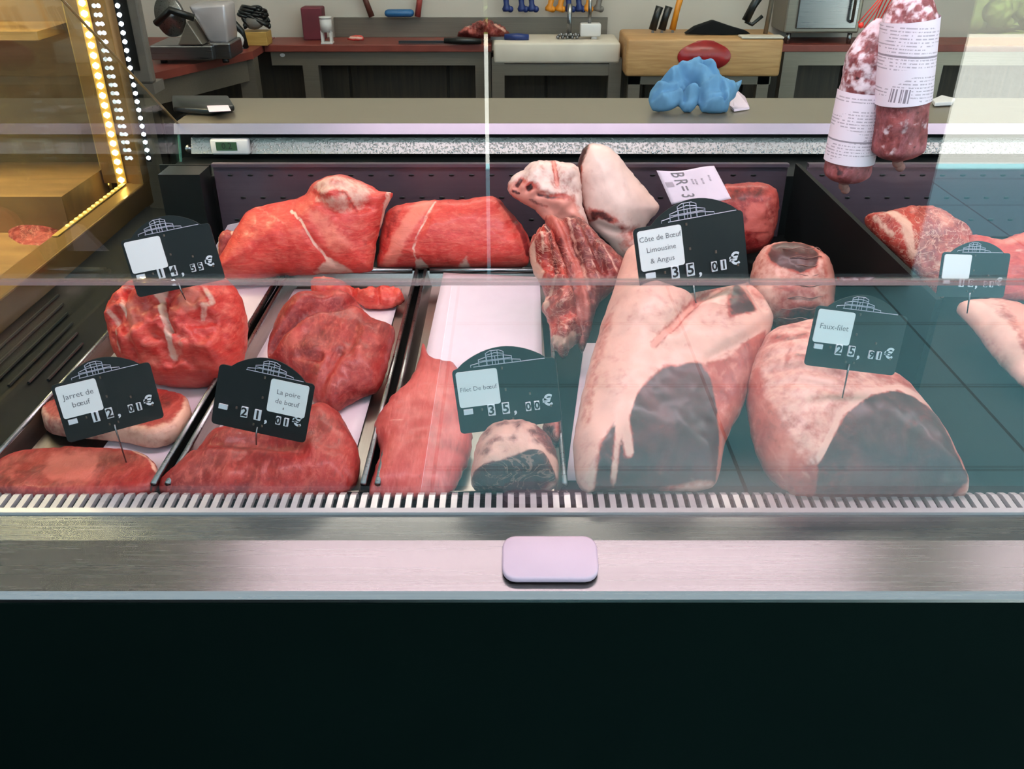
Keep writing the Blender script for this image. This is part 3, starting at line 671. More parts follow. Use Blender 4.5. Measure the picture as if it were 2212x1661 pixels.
flesh('pear_cut', [(345, 1050), (420, 985), (470, 935), (560, 925), (640, 900), (692, 880), (732, 898), (766, 955), (778, 1000), (764, 1055), (705, 1078), (500, 1082), (380, 1080)], 'meat_deep', zb=DZ, tilt=6, T=.028, B=.01, Rr=60, lump=.006, lscale=14, seed=17,
      zones=[('pink_line', [(430, 1050), (520, 1010), (600, 1000)], 12, .4)], creases=[([(440, 990), (560, 985), (660, 1010)], 14, .008)],
      label='broad smooth lean slab at the front of the middle tray', cat='beef cut')
flesh('fillet_slab', [(798, 1060), (820, 980), (808, 930), (832, 880), (882, 830), (905, 780), (914, 744), (930, 775), (960, 785), (990, 800), (1004, 850), (1017, 920), (1018, 972), (992, 1040), (960, 1076), (880, 1080), (808, 1078)], 'meat_soft', zb=DZ, tilt=6, T=.022, B=.01, Rr=55, lump=.003, lscale=18, seed=18, wob=4,
      zones=[('fat_line', [(838, 935), (890, 938)], 3, .5), ('dark', [(820, 875), (800, 1060), (790, 1060), (800, 900)], 8, .4)],
      label='flat pale-red fillet slab lying on white paper', cat='fillet')
rr = empty('rolled_fillet', onZ(1112, 1062, DZ), 'short marbled roll with dark cut ends at the front grille', 'rolled fillet')
flesh('roll_body', [(1018, 1040), (1022, 1000), (1034, 955), (1062, 927), (1110, 917), (1160, 930), (1195, 965), (1206, 1010), (1201, 1052), (1150, 1066), (1040, 1064)], 'meat_dark', zb=DZ, tilt=30, T=.045, B=.02, Rr=62, lump=.004, lscale=24, base=(.8, 0, .2), seed=19, parent=rr, step=5,
      zones=[('dark', [(1018, 1045), (1030, 1034), (1080, 1028), (1128, 1014), (1150, 1004), (1180, 1016), (1202, 1050), (1150, 1072), (1030, 1070)], 4, .85), ('fat_line', [(1024, 1030), (1080, 1020), (1130, 1006), (1170, 1004), (1198, 1030)], 5, .9),
             ('lean', [(1160, 940), (1200, 965), (1206, 1000), (1180, 1005), (1165, 970)], 8)] + [('dark', [(x + random.uniform(-6, 3), y), (x + random.uniform(6, 16), y - random.uniform(4, 14)), (x + random.uniform(14, 30), y + 4), (x + random.uniform(2, 14), y + random.uniform(8, 20))], 7, random.uniform(.35, .62)) for x, y in ((1045, 958), (1075, 945), (1110, 950), (1140, 965), (1060, 985), (1100, 985), (1150, 990), (1040, 1005), (1085, 1008), (1125, 935), (1155, 945))])
flesh('tail_piece', [(1172, 920), (1190, 905), (1208, 908), (1212, 930), (1206, 962), (1192, 958), (1182, 940)], 'meat_dark', base_px=(1195, 1000), zb=DZ, tilt=30, T=.014, B=.02, lump=.004, seed=20, parent=rr, step=4, zones=[('pink_line', [(1178, 918), (1200, 915), (1204, 950)], 5, .9), ('dark', [(1178, 930), (1196, 930), (1196, 958)], 5, .9)])
# beyond the divider
flesh('rib_piece', [(1868, 470), (1905, 462), (1960, 450), (2022, 452), (2080, 488), (2100, 520), (2095, 560), (2060, 610), (2030, 650), (1990, 600), (1935, 545), (1890, 505)], 'bone_meat', zb=Z0, base_px=(2030, 640), tilt=35, T=.03, B=.03, lump=.008, lscale=18, seed=21,
      zones=[('fat_line', [(1905, 470), (1940, 500), (1965, 560)], 12, .8), ('pink', [(1970, 460), (2030, 470), (2070, 500), (2020, 520)], 16, .7), ('fat_line', [(1880, 480), (1920, 520)], 5, .8), ('fat_line', [(1985, 560), (2030, 600)], 8, .5)],
      label='ragged red rib piece just past the black divider', cat='meat')
flesh('rib_piece', [(2085, 520), (2110, 512), (2160, 520), (2212, 505), (2290, 520), (2300, 600), (2270, 650), (2180, 652), (2120, 640), (2090, 590)], 'meat_red', zb=Z0, base_px=(2180, 652), tilt=35, T=.03, B=.03, lump=.008, lscale=18, seed=22,
      zones=[('pink', [(2120, 520), (2230, 510), (2240, 540), (2140, 550)], 12, .8), ('fat_line', [(2180, 560), (2290, 565)], 8, .5)], label='red cut behind the small price sign at far right', cat='meat')
flesh('fat_sheet', [(2066, 668), (2105, 655), (2180, 660), (2260, 690), (2330, 760), (2330, 900), (2260, 880), (2205, 830), (2150, 775), (2105, 715)], 'meat_fat', zb=DZ, base_px=(2240, 880), tilt=8, T=.03, B=.012, lump=.006, base=(.6, 0, .2), seed=23,
      zones=[('fat_line', [(2078, 675), (2140, 730), (2200, 810)], 16), ('pink', [(2150, 670), (2280, 720), (2280, 860), (2200, 780)], 16, .8)], label='pale fatty piece cut off by the photo edge, below the rightmost sign', cat='meat')

# ------------------------------------------------------------------ slate price signs on steel pins
def local(mb, name, mats, root, parent=None, smooth=False):
    o = mb.build(name, mats, None, smooth, org=(0, 0, 0)); o.parent = parent or root; return o
RX = Matrix.Rotation(R(90), 4, 'X')      # text drawn in x,y -> board plane x,z
def price_sign(px, py, wpx, Y, roll, yaw, lean, pin, lines, price, label, card_right=False, card_h=.36, txt=.075, arch=(-.38, .40)):
    c = onY(px, py, Y); Zc = c.y * cT - (c.z - CAMZ) * sT
    s = wpx * Zc / F / math.cos(R(yaw))                                # board width in metres
    rot = Matrix.Rotation(R(yaw), 4, 'Z') @ Matrix.Rotation(R(-lean), 4, 'X') @ Matrix.Rotation(R(roll), 4, 'Y')
    H = .66 * s
    base_local = Vector((0, 0, -H / 2 - pin * s))
    root = empty('price_sign', c + rot @ base_local, label, 'price sign', 'slate price signs in the display case')
    root.rotation_euler = rot.to_euler()
    off = -base_local                                                  # board centre in root space
    def P(x, z, y=0): return off + Vector((x * s, y, z * s))
    # board: rounded rectangle with a low arch on top
    pts = []; r = .04
    for cx, cz, a0 in ((.5 - r, -.33 + r, -90), (.5 - r, .33 - r, 0)):
        for a in range(0, 91, 30): pts.append((cx + r * math.cos(R(a0 + a)), cz + r * math.sin(R(a0 + a))))
    x0, x1 = arch; n = 14
    for i in range(n + 1):
        t = i / n; pts.append((x1 + (x0 - x1) * t, .33 + .17 * math.sin(math.pi * t) ** .8))
    for cx, cz, a0 in ((-.5 + r, .33 - r, 90), (-.5 + r, -.33 + r, 180)):
        for a in range(0, 91, 30): pts.append((cx + r * math.cos(R(a0 + a)), cz + r * math.sin(R(a0 + a))))
    bd = local(MB().prism([P(x, z, -.001) for x, z in pts], (0, .002, 0)), 'board', 'board', root)
    # market-hall roof drawing on the arch
    lg = MB(); yy = -.0016; m = (x0 + x1) / 2 + (-.06 if not card_right else .02); z0 = .335; lw = .0045 * s / .11 * .11 / max(s, .05) * s * .9
    lw = .0042 * s
    def ln(*q): lg.tube([P(x, z, yy) for x, z in q], lw, 4)
    ln((x0 + .16, z0), (x1 - .02, z0))
    def bay(xa, xb, zt, cols):
        ln((xa, z0), (xa, zt - .02), ((xa * 3 + xb) / 4, zt), ((xa + xb * 3) / 4, zt), (xb, zt - .02), (xb, z0))
        for i in range(1, cols): q = xa + (xb - xa) * i / cols; ln((q, z0), (q, zt))
    bay(m - .24, m + .24, .375, 6); bay(m - .16, m + .16, .42, 4); bay(m - .085, m + .085, .475, 3)
    ln((m - .085, .435), (m, .452), (m + .085, .435)); ln((m - .16, .385), (m + .16, .385))
    sub_o = local(lg, 'hall_emblem', 'chalk', root)
    # name card
    cw = .40; ca = (.5 - .05 - cw) if card_right else (-.47); cz1 = .30; cz0 = cz1 - card_h; r = .025; q = []
    for cx, cz, a0 in ((ca + cw - r, cz0 + r, -90), (ca + cw - r, cz1 - r, 0), (ca + r, cz1 - r, 90), (ca + r, cz0 + r, 180)):
        for a in (0, 30, 60, 90): q.append((cx + r * math.cos(R(a0 + a)), cz + r * math.sin(R(a0 + a))))
    cd = local(MB().prism([P(x, z, -.0024) for x, z in q], (0, .0014, 0)), 'name_card', 'card', root)
    if lines:
        tb = MB()
        for i, t in enumerate(lines):
            z = (cz0 + cz1) / 2 + (len(lines) - 1) * .05 - i * .10
            tb.mesh(text_mesh(t, txt * s, .0), Matrix.Translation(P(ca + cw / 2, z, -.0026)) @ RX)
        local(tb, 'card_lettering', 'inkgrey', root, cd)
    # price tiles
    pt = MB(); zt = -.115 if not card_right else -.125
    xs = -.44
    pt.box(P(xs, zt - .015, -.004), P(xs + .09, zt + .035, -.001)); ink = []
    xd = [-.17, -.03, .12, .19, .275, .385] if len(price) == 6 else []
    for ch, x in zip(price, xd):
        big = ch.isdigit() and x < .1
        hh, ww = (.058, .036) if big else ((.045, .026) if ch.isdigit() else ((.045, .035) if ch == '€' else (.02, .008)))
        if ch == ',': continue
        zc = zt - (.012 if not big else 0) + (.03 if ch == '€' else 0)
        ink.append((ch, x, zc, hh, ch == '€'))
    pt.mi = 0
    for x, z in ((-.02, .30), (0, .08), (.23, -.01), (.40, -.12), (-.25, -.06), (-.05, -.25), (.06, -.25)):
        pass
    local(pt, 'unit_tile', 'tile', root)
    for ch, x, zc, hh, eu in ink:
        if eu:
            local(MB().mesh(text_mesh('€', .15 * s, .0006), Matrix.Translation(P(x, zc, -.002)) @ RX), 'euro_sign', 'tile', root); continue
        ww = .036 if hh > .05 else .026
        tl_ = local(MB().box(P(x - ww, zc - hh, -.004), P(x + ww, zc + hh, -.001), .0006), 'price_tile', 'tile', root)
        local(MB().mesh(text_mesh(ch, hh * 2.3 * s, .0004), Matrix.Translation(P(x, zc, -.0043)) @ RX), 'digit', 'ink', root, tl_)
    local(MB().mesh(text_mesh(',', .14 * s, .0006), Matrix.Translation(P(.06, zt - .02, -.002)) @ RX), 'comma', 'tile', root)
    M.setdefault('peg', plain('brass_peg_hole', (96, 78, 66), .5)) if 'peg' not in M else None
    for x, z in ((-.02, .29), (-.01, .07), (.22, .0), (.41, -.15), (-.26, -.10), (-.06, -.24), (.03, -.24)):
        local(MB().tube([P(x, z + .012, -.0016), P(x, z - .012, -.0016)], .010 * s, 6), 'peg', 'peg', root)
    local(MB().tube([P(-.015, -.26, -.002), P(-.015, -.34, -.002), (0, 0, -.004)], [.0011, .0011, .0007], 6), 'pin', 'steel', root, smooth=True)
    return root
price_sign(375, 562, 188, 1.06, -9, 8, 14, .10, [], '14,55€', 'black price sign with blank white card on the round shank joint')
price_sign(236, 868, 172, .86, -1, 30, 12, .55, ['Jarret de', 'bœuf'], '12,01€', 'black price sign reading Jarret de bœuf', txt=.085)
price_sign(568, 872, 206, .865, 13, 0, 14, .10, ['La poire', 'de bœuf'], '21,01€', 'black price sign reading La poire de bœuf', card_right=True)
price_sign(1096, 855, 222, .87, -6, 3, 12, .20, ['Filet De bœuf'], '35,00€', 'black price sign reading Filet De bœuf', txt=.064, arch=(-.45, .42))
price_sign(1494, 553, 240, 1.02, -8, 6, 14, .16, ['Côte de Bœuf', 'Limousine', '& Angus'], '35,01€', 'largest black price sign, reading Côte de Bœuf Limousine & Angus', txt=.066, arch=(-.34, .46))
price_sign(1848, 736, 200, .865, 7, 0, 14, .28, ['Faux-filet'], '25,91€', 'black price sign reading Faux-filet', txt=.085)
price_sign(2102, 594, 146, 1.07, 1, 0, 14, .20, [], '18,51€', 'small black price sign at far right beyond the divider', txt=.06)

# ------------------------------------------------------------------ printed label draped on the back roast
ll = empty('printed_label', onY(1500, 440, 1.40), 'curling printed white label with BR=3 in large type', 'label')
p = [onY(1418, 368, 1.40), onY(1545, 362, 1.425), onY(1580, 430, 1.40), onY(1450, 440, 1.385)]
bm = bmesh.new(); n = 16; vv = []
def lab(u, v):
    q = (p[0] * (1 - u) + p[1] * u) * (1 - v) + (p[3] * (1 - u) + p[2] * u) * v
    return q + Vector((0, -.010 * math.sin(u * 5 + v) * (1 - v * .4), .004 * math.sin(u * 6.3) * v))
for j in range(n + 1):
    for i in range(n + 1): vv.append(bm.verts.new(lab(i / n, j / n)))
for j in range(n):
    for i in range(n): q = j * (n + 1) + i; bm.faces.new((vv[q], vv[q + 1], vv[q + n + 2], vv[q + n + 1]))
mb = MB(); mb.b.free(); mb.b = bm
lp = mb.build('sheet', 'paper', ll, True); so = lp.modifiers.new('t', 'SOLIDIFY'); so.thickness = .0006
tb = MB()
def on_label(me, u0, v0, su, sv):
    """lays flat lettering along the label's surface, turned a quarter"""
    bmt = bmesh.new(); bmt.from_mesh(me)
    bmesh.ops.subdivide_edges(bmt, edges=bmt.edges[:], cuts=1)
    for v in bmt.verts:
        u = u0 + v.co.y * su; w = v0 + v.co.x * sv
        e = .004; q = lab(u, w); nn = (lab(u + e, w) - q).cross(lab(u, w + e) - q).normalized()
        if nn.y > 0: nn = -nn
        v.co = q + nn * .0012
    t = bpy.data.meshes.new('x'); bmt.to_mesh(t); bmt.free(); return t
for ch, w in zip('BR=3', (.12, .36, .58, .82)): tb.mesh(on_label(text_mesh(ch, .05, .0002), .30, w, 6.2, 6.2), Matrix.Identity(4))
for k_, (u, w) in enumerate([(.06 + .022 * i, .42) for i in range(5)] + [(.5, .38), (.56, .4), (.68, .4), (.82, .34)]):
    tb.mesh(on_label(text_mesh('IIIIIIIIIIII' if k_ < 5 else 'IIII II IIIII', .010, 0), u, w, 5.2, 5.2), Matrix.Identity(4))
sub(lp, 'label_print', tb, 'inkgrey')

# ------------------------------------------------------------------ hanging salamis
def label_mat(name, flip):
    k = NT(name); co = k.coords(); sx = k.new('ShaderNodeSeparateXYZ'); k.link(co, sx.inputs[0])
    z = sx.outputs[2]; x = sx.outputs[0]
    row = k.math('GREATER_THAN', k.math('FRACT', k.math('MULTIPLY', z, 240)), .62)
    wd = k.math('GREATER_THAN', k.noise(1, 1, k.coords((420, 1, 90))), .47)
    patch = k.math('GREATER_THAN', k.noise(1, 0, k.coords((14, 1, 36), loc=(0, 0, .3 if flip else 0))), .46)
    return k, z, x, k.math('MULTIPLY', k.math('MULTIPLY', row, wd), patch)
def salami(name, top, bot, r, z_lab, label, flip, seed):
    """top/bot: ends of the hanging axis; z_lab: label's start and end as fractions from the top"""
    top, bot = Vector(top), Vector(bot); ax = bot - top; L = ax.length
    root = empty('salami', bot, label, 'salami', 'salamis hanging over the counter')
    t = ax.normalized(); xx = Vector((1, 0, 0)); xx = (xx - t * xx.dot(t)).normalized(); yy = t.cross(xx)
    def prof(u):
        return r * min(1, (max(0, u) / .22) ** .6 if u < .22 else 1) * (1 if u < .93 else max(0.0, 1 - ((u - .93) / .075) ** 2) ** .5)
    bm = bmesh.new(); nu, na = 150, 84; rings = []
    for i in range(nu + 1):
        u = .004 + .99 * i / nu; ring = []
        for j in range(na):
            a = 2 * math.pi * j / na; p_ = top + ax * u
            rr = prof(u); d = xx * math.cos(a) + yy * math.sin(a)
            rr *= 1 + .07 * noise.fractal(Vector((d.x * 2, d.y * 2, u * 7 + seed)), .9, 2, 4)
            ring.append(bm.verts.new(p_ + d * rr))
        rings.append(ring)
    for a_, b_ in zip(rings, rings[1:]):
        for j in range(na): bm.faces.new((a_[j], a_[(j + 1) % na], b_[(j + 1) % na], b_[j]))
    bm.faces.new(rings[0]); bm.faces.new(rings[-1][::-1])
    mb = MB(); mb.b.free(); mb.b = bm
    body = mb.build('casing', 'salami', root, True)
    me = body.data; ca = me.color_attributes.new('zone', 'FLOAT_COLOR', 'POINT')
    for v, dta in zip(me.vertices, ca.data):
        u = (Vector(v.co) + bot - top).dot(t) / L
        q = noise.fractal(Vector(v.co) * 70 + Vector((seed, 0, 0)), .8, 2.2, 4)
        f = (.50 if u < .58 else .06) + q * .55
        dta.color = (max(0, min(1, f)), max(0, -q * .9 - .1), 0, 1)
    # label band round the front
    bm = bmesh.new(); rows = []
    u0, u1 = z_lab; n1, n2 = 24, 28
    for i in range(n1 + 1):
        u = u0 + (u1 - u0) * i / n1; row = []
        for j in range(n2 + 1):
            a = R(-12 + 204 * j / n2); d = xx * math.cos(a) - (yy if yy.y > 0 else -yy) * math.sin(a)
            row.append(bm.verts.new(top + ax * u + d * (prof(u) * 1.03 + .0012)))
        rows.append(row)
    for a_, b_ in zip(rows, rows[1:]):
        for j in range(n2): bm.faces.new((a_[j], a_[j + 1], b_[j + 1], b_[j]))
    mb = MB(); mb.b.free(); mb.b = bm
    k, z, x, txt = label_mat(name + '_label_print', flip)
    zr = lambda f: -ax.z * (1 - f) + 0     # height above the root at fraction f
    h0, h1 = zr(u0), zr(u1); span = h0 - h1
    fz = k.math('DIVIDE', k.math('SUBTRACT', z, h1), span)            # 0 bottom .. 1 top of the label
    band = k.math('LESS_THAN', k.math('ABSOLUTE', k.math('SUBTRACT', fz, .34 if flip else .585)), .012)
    bars = k.math('GREATER_THAN', k.noise(1, 0, k.coords((620, 0, 0))), .5)
    xm = k.math('SUBTRACT', x, (.5 * ax.x * -1) if False else 0)
    bz = (.80, .94) if flip else (.03, .2); bx = (.006, .03) if flip else (-.030, -.006)
    cxm = -ax.x * (1 - (u0 + (u1 - u0) * (1 - (bz[0] + bz[1]) / 2)))
    inb = k.math('MULTIPLY', k.math('MULTIPLY', k.math('GREATER_THAN', fz, bz[0]), k.math('LESS_THAN', fz, bz[1])),
                 k.math('MULTIPLY', k.math('GREATER_THAN', x, cxm + bx[0]), k.math('LESS_THAN', x, cxm + bx[1])))
    inm = k.math('MULTIPLY', k.math('GREATER_THAN', fz, .05), k.math('LESS_THAN', fz, .95))
    ink = k.math('MAXIMUM', k.math('MULTIPLY', k.math('MULTIPLY', txt, inm), k.math('SUBTRACT', .5, k.math('MULTIPLY', inb, .5))), k.math('MULTIPLY', k.math('MULTIPLY', inb, bars), .75))
    ink = k.math('MAXIMUM', ink, k.math('MULTIPLY', band, .7))
    k.set(Base_Color=k.mix(ink, lin((238, 222, 232)), lin((84, 70, 84))), Roughness=.5); M[name + '_lab'] = k.m
    mb.build('paper_label', name + '_lab', root, True)
    tl = MB()
    e = bot; tl.ball(e - t * .004, r * .32, 2, (1, 1, 1)); tl.ball(e + t * .006, r * .22, 2); tl.ball(e + t * .012 + Vector((.004, 0, 0)), r * .2, 2)
    tl.build('knotted_end', 'twine', root, True)
    return root, top
ra, ta = salami('salami_front', onY(1974, -55, 1.20), onY(1940, 342, 1.20), .0335, (.22, .665), 'taller salami on the right of the hanging pair, dark below its label', False, 3)
rb, tb_ = salami('salami_rear', onY(1900, 38, 1.24), onY(1824, 392, 1.24), .0325, (.42, .86), 'lower salami on the left of the hanging pair, mould-white above its label', True, 9)
hr = empty('hanging_rail', (1.0, 1.22, 1.72), 'steel hanging rail above the picture, holding the salami strings', 'rail')
MB().tube([(-.62, 1.22, 1.72), (2.2, 1.22, 1.72)], .008, 8).build('bar', 'steel', hr, True)
for rt, tp, dx in ((ra, ta, .0), (rb, tb_, .05)):
    s = MB()
    for i in range(5):
        q = (i - 2) * .006
        s.tube([tp + Vector((q * .6, 0, -.006)), tp + Vector((q * 1.1 + dx * .4, -.002, .05)), Vector((tp.x + dx, 1.216, 1.722))], .0009, 5)
    s.tube([tp + Vector((.012 * math.cos(a), .012 * math.sin(a), -.012)) for a in np.linspace(0, 6.28, 12)], .0011, 5)
    s.build('net_string', 'net', rt, True)
s = MB()
a0 = tb_ + Vector((-.005, -.002, .0)); a1 = onY(1860, 55, 1.24)
for q in (-.003, 0, .003): s.tube([tb_ + Vector((.016, 0, .05)), a1 + Vector((q * 1.5, 0, -q))], .0008, 5)
s.ball(a1, .004, 1); s.build('loose_string', 'net', rb, True)

# ------------------------------------------------------------------ service counter behind the case
sc_ = empty('service_counter', (0, 1.75, 0), 'stainless steel service counter running behind the display case', 'counter')
MB().prism([(-.662, y_, z_) for y_, z_ in ((1.752, 1.10), (1.765, 1.083), (1.99, 1.083), (1.99, 1.10))], (2.862, 0, 0)).build('worktop', 'counter', sc_)
MB().prism([(-.662, y_, z_) for y_, z_ in ((1.75, 1.1002), (1.741, 1.0815), (1.744, 1.0810), (1.7525, 1.0995))], (2.862, 0, 0)).build('front_lip', 'steel_lip', sc_)
MB().box((-.70, 1.80, 0), (2.2, 1.96, 1.083)).build('cabinet', 'blackmatte', sc_)
c = onZ(1515, 205, 1.10)
# black bag with a white label, thermometer, cloth, paper
bg = empty('black_pouch', onZ(435, 232, 1.10), 'flat black pouch with a white sticker at the counter end', 'pouch')
q = [onZ(*v, 1.103) for v in ((372, 218), (495, 218), (508, 240), (455, 249), (400, 245), (376, 244))]
MB().prism(q, (0, 0, .012), .004).build('pouch', 'black', bg, True)
q = [onZ(*v, 1.1155) for v in ((447, 229), (493, 228), (499, 240), (452, 242))]
MB().prism(q, (0, 0, .0008)).build('sticker', 'paper', bg)
th = empty('thermometer', onY(497, 336, 1.765), 'white digital thermometer with green display on the rail', 'thermometer')
a, b = onY(458, 334, 1.745), onY(536, 300, 1.745)
MB().box((a.x, 1.742, a.z), (b.x, 1.758, b.z), .004).build('housing', 'white', th, True)
a, b = onY(468, 325, 1.741), onY(510, 307, 1.741)
d = MB().box((a.x, 1.7405, a.z), (b.x, 1.743, b.z)).build('display', 'lcd', th)
sub(d, 'digits', MB().mesh(text_mesh('0.2', .017), Matrix.Translation((a.x + (b.x - a.x) * .52, 1.7402, (a.z + b.z) / 2)) @ RX), 'ink')
bo = MB().tube([onY(409, 321, 1.765), onY(409, 321, 1.758)], .008, 12).build('bolt', 'steel', rail.parent, True)

def crumple(name, outline, bpx, zb, tilt, mat, T, B, seed, folds, label, cat, lump=.012):
    return flesh(name, outline, mat, base_px=bpx, zb=zb, tilt=tilt, T=T, B=B, lump=lump, lscale=20, seed=seed, step=3, creases=folds, label=label, cat=cat, wob=2, Rr=30, ridge=(.016, 22))
crumple('cleaning_cloth', [(1402, 220), (1408, 195), (1432, 172), (1462, 150), (1492, 138), (1530, 146), (1558, 170), (1580, 183), (1601, 178), (1590, 205), (1575, 222), (1572, 238), (1550, 246), (1518, 240), (1508, 226), (1496, 238), (1478, 240), (1466, 228), (1448, 236), (1415, 238)],
        (1500, 246), 1.10, 42, 'cloth', .03, .02, 31,
        [([(1405, 225), (1440, 212), (1480, 205)], 5, .016), ([(1470, 205), (1478, 225)], 4, .016), ([(1430, 190), (1470, 200), (1500, 190)], 7, .018), ([(1510, 160), (1560, 195), (1575, 215)], 6, .016), ([(1500, 190), (1512, 225)], 5, .014), ([(1515, 232), (1560, 228)], 4, .014), ([(1460, 165), (1490, 185)], 6, .01), ([(1550, 200), (1560, 240)], 4, .01)],
        'crumpled blue cleaning cloth on the steel counter', 'cloth')
pw = MB().prism([onZ(*v, 1.102) + Vector((0, 0, h_)) for v, h_ in (((1576, 232), .0), ((1583, 212), .018), ((1608, 226), .012), ((1619, 236), .0), ((1586, 241), 0))], (0, .003, .004)).build('paper_scrap', 'paper'); tag(pw, 'folded white paper scrap poking from under the blue cloth', 'paper')
gc = MB().prism([onZ(*v, 1.102) for v in ((2012, 222), (2032, 213), (2062, 220), (2056, 228), (2018, 230))], (0, 0, .008), .002).build('folded_wipe', 'white'); tag(gc, 'small pale folded wipe at the counter end right of the salamis', 'cloth')

# ------------------------------------------------------------------ lit glass cabinet next door and its LED strips
gcab = empty('glass_cabinet', (-1.2, 1.4, 0), 'warm-lit glass cabinet with brass frame adjoining the case at left', 'cabinet')
MB().box((-.80, .5, .925), (-.752, 1.80, .975), .003).build('base_rail', 'brass', gcab)
MB().box((-.775, 1.765, .975), (-.752, 1.80, 2.1)).box((-.835, 1.772, .975), (-.775, 1.80, 2.1)).build('corner_post', 'brass', gcab)
MB().box((-2.4, 1.84, .6), (-.80, 1.87, 2.1)).build('rear_board', 'goldwood', gcab)
MB().box((-2.4, .5, .90), (-.80, 1.84, .93)).box((-2.4, 1.6, .93), (-.84, 1.84, 1.0)).build('inner_floor', 'goldwood', gcab)
MB().box((-2.4, .5, 0), (-.76, 1.84, .90)).build('plinth', 'blackmatte', gcab)
MB().box((-2.4, 1.70, 1.26), (-.86, 1.84, 1.275)).build('shelf', 'goldwood', gcab)
MB().box((-.757, .5, .975), (-.753, 1.764, 2.1)).build('side_pane', 'glass_side', gcab)
pk = flesh('wrapped_parcel', [(20, 520), (25, 470), (70, 455), (120, 470), (135, 520), (110, 555), (50, 560)], 'meat_dark', Y=1.5, tilt=10, T=.012, B=.012, seed=41, label='dim red parcel inside the warm-lit glass cabinet', cat='parcel')
def led_strip(x, y, z0, z1, pitch, r, tape, led, label, w=.006):
    t = empty('led_strip', (x, y, z0), label, 'led strip')
    MB().box((x - w, y, z0), (x + w, y + .002, z1)).build('tape', tape, t)
    b = MB(); z = z0 + pitch / 2
    while z < z1: b.ball((x, y - .0005, z), r, 1, (1, .6, .9)); z += pitch
    b.build('leds', led, t, True)
led_strip(-.797, 1.768, .955, 1.75, .0185, .0072, 'ledtape', 'ledwarm', 'brightest warm LED strip up the brass corner post', .010)
M['ledsoft'] = emis('soft_warm_led', (255, 205, 110), 3.2)
led_strip(-.842, 1.80, .955, 1.75, .0195, .0045, 'ledtape', 'ledsoft', 'fainter warm LED strip left of the brightest one', .008)
led_strip(-.735, 1.775, 1.018, 1.75, .0158, .0050, 'blackmatte', 'ledcold', 'cool white LED strip right of the brass corner post', .004)
ls = empty('led_strip', (-.79, 1.6, .978), 'short warm LED strip lying along the cabinet base rail', 'led strip')
MB().box((-.795, 1.45, .976), (-.785, 1.76, .978)).build('tape', 'ledtape', ls)
b = MB()
for i in range(14): b.ball((-.79, 1.50 + i * .0185, .979), .004, 1, (1, 1, .6))
b.build('leds', 'ledsoft', ls, True)

# ------------------------------------------------------------------ back room
def X_at(px, py, Y): return onY(px, py, Y).x
YB = 4.12
def bench(name, x0, x1, y0, y1, label, legs, top='red', rail_px=(104, 126), zt=.9):
    t = empty('workbench', ((x0 + x1) / 2, y0, 0), label, 'workbench')
    MB().box((x0, y0, zt - .03), (x1, y1, zt), .003).build('worktop', top, t)
    zb = zt - .03; MB().box((x0 + .02, y0 + .02, zb - .06), (x1 - .02, y0 + .05, zb)).build('apron', 'steel_dull', t)
    for lx, ly in legs: MB().box((lx - .035, ly, 0), (lx + .035, ly + .06, zb)).build('leg', 'steel_dull', t)
    return t
x0, x1 = max(-1.096, X_at(548, 98, YB)), X_at(1062, 98, YB)
wb = bench('a', x0, x1, YB, 4.35, 'long red-brown topped workbench with steel legs, left of the white block', [(X_at(668, 140, YB) , YB + .02), (x1 - .04, YB + .02)])
d0 = onY(610, 119, YB + .018); st = MB().ball((d0.x, YB + .018, d0.z), .012, 2, (1, .1, .7)).build('sticker', 'white', wb, True)
# L-shaped bench at left
lt = empty('workbench', (-1.7, 3.7, 0), 'red-edged side bench under the slicer, running toward the counter', 'workbench')
Q = [(-1.10, 3.94, .87), (-1.37, 3.37, .87), (-2.6, 3.0, .87), (-2.6, 4.35, .87), (-1.10, 4.35, .87)]
MB().prism(Q, (0, 0, .03)).build('worktop', 'red', lt)
MB().prism([(-1.12, 3.96, .78), (-1.38, 3.40, .78), (-1.41, 3.40, .78), (-1.15, 3.96, .78)], (0, 0, .09)).build('apron', 'steel_dull', lt)
MB().box((-1.17, 3.94, 0), (-1.10, 4.01, .87)).build('leg', 'steel_dull', lt)
MB().box((-1.45, 3.42, 0), (-1.39, 3.48, .87)).build('leg', 'steel_dull', lt)
# dark cupboard fronts below the benches
cb = empty('base_cupboard', (0, 4.3, 0), 'row of dark wooden cupboard fronts under the benches', 'cupboard')
for i in range(11):
    xa = -2.6 + i * .46; MB().box((xa + .006, 4.30, 0), (xa + .454, 4.32, .84), .003).build('door', 'darkwood', cb)
MB().box((-2.6, 4.32, 0), (2.46, 4.36, .84)).build('carcass', 'darkwood', cb)
# white cutting block
YW = 4.0
wx0, wx1 = X_at(1066, 115, YW), X_at(1340, 115, YW)
zt = onY(1200, 92, YW).z; zl = onY(1200, 138, YW).z
cbk = empty('cutting_block', ((wx0 + wx1) / 2, YW, 0), 'thick white cutting block on a steel frame', 'cutting block')
MB().box((wx0, YW, zl), (wx1, YW + .26, zt), .012).build('slab', 'offwhite', cbk, True)
MB().box((wx0 + .01, YW + .01, zl - .05), (wx1 - .01, YW + .04, zl - .002)).build('apron', 'steel_dull', cbk)
for lx in (wx0 - .008, wx1 - .045):
    MB().box((lx, YW + .005, 0), (lx + .055, YW + .06, zl + .02)).build('leg', 'steel_dull', cbk)
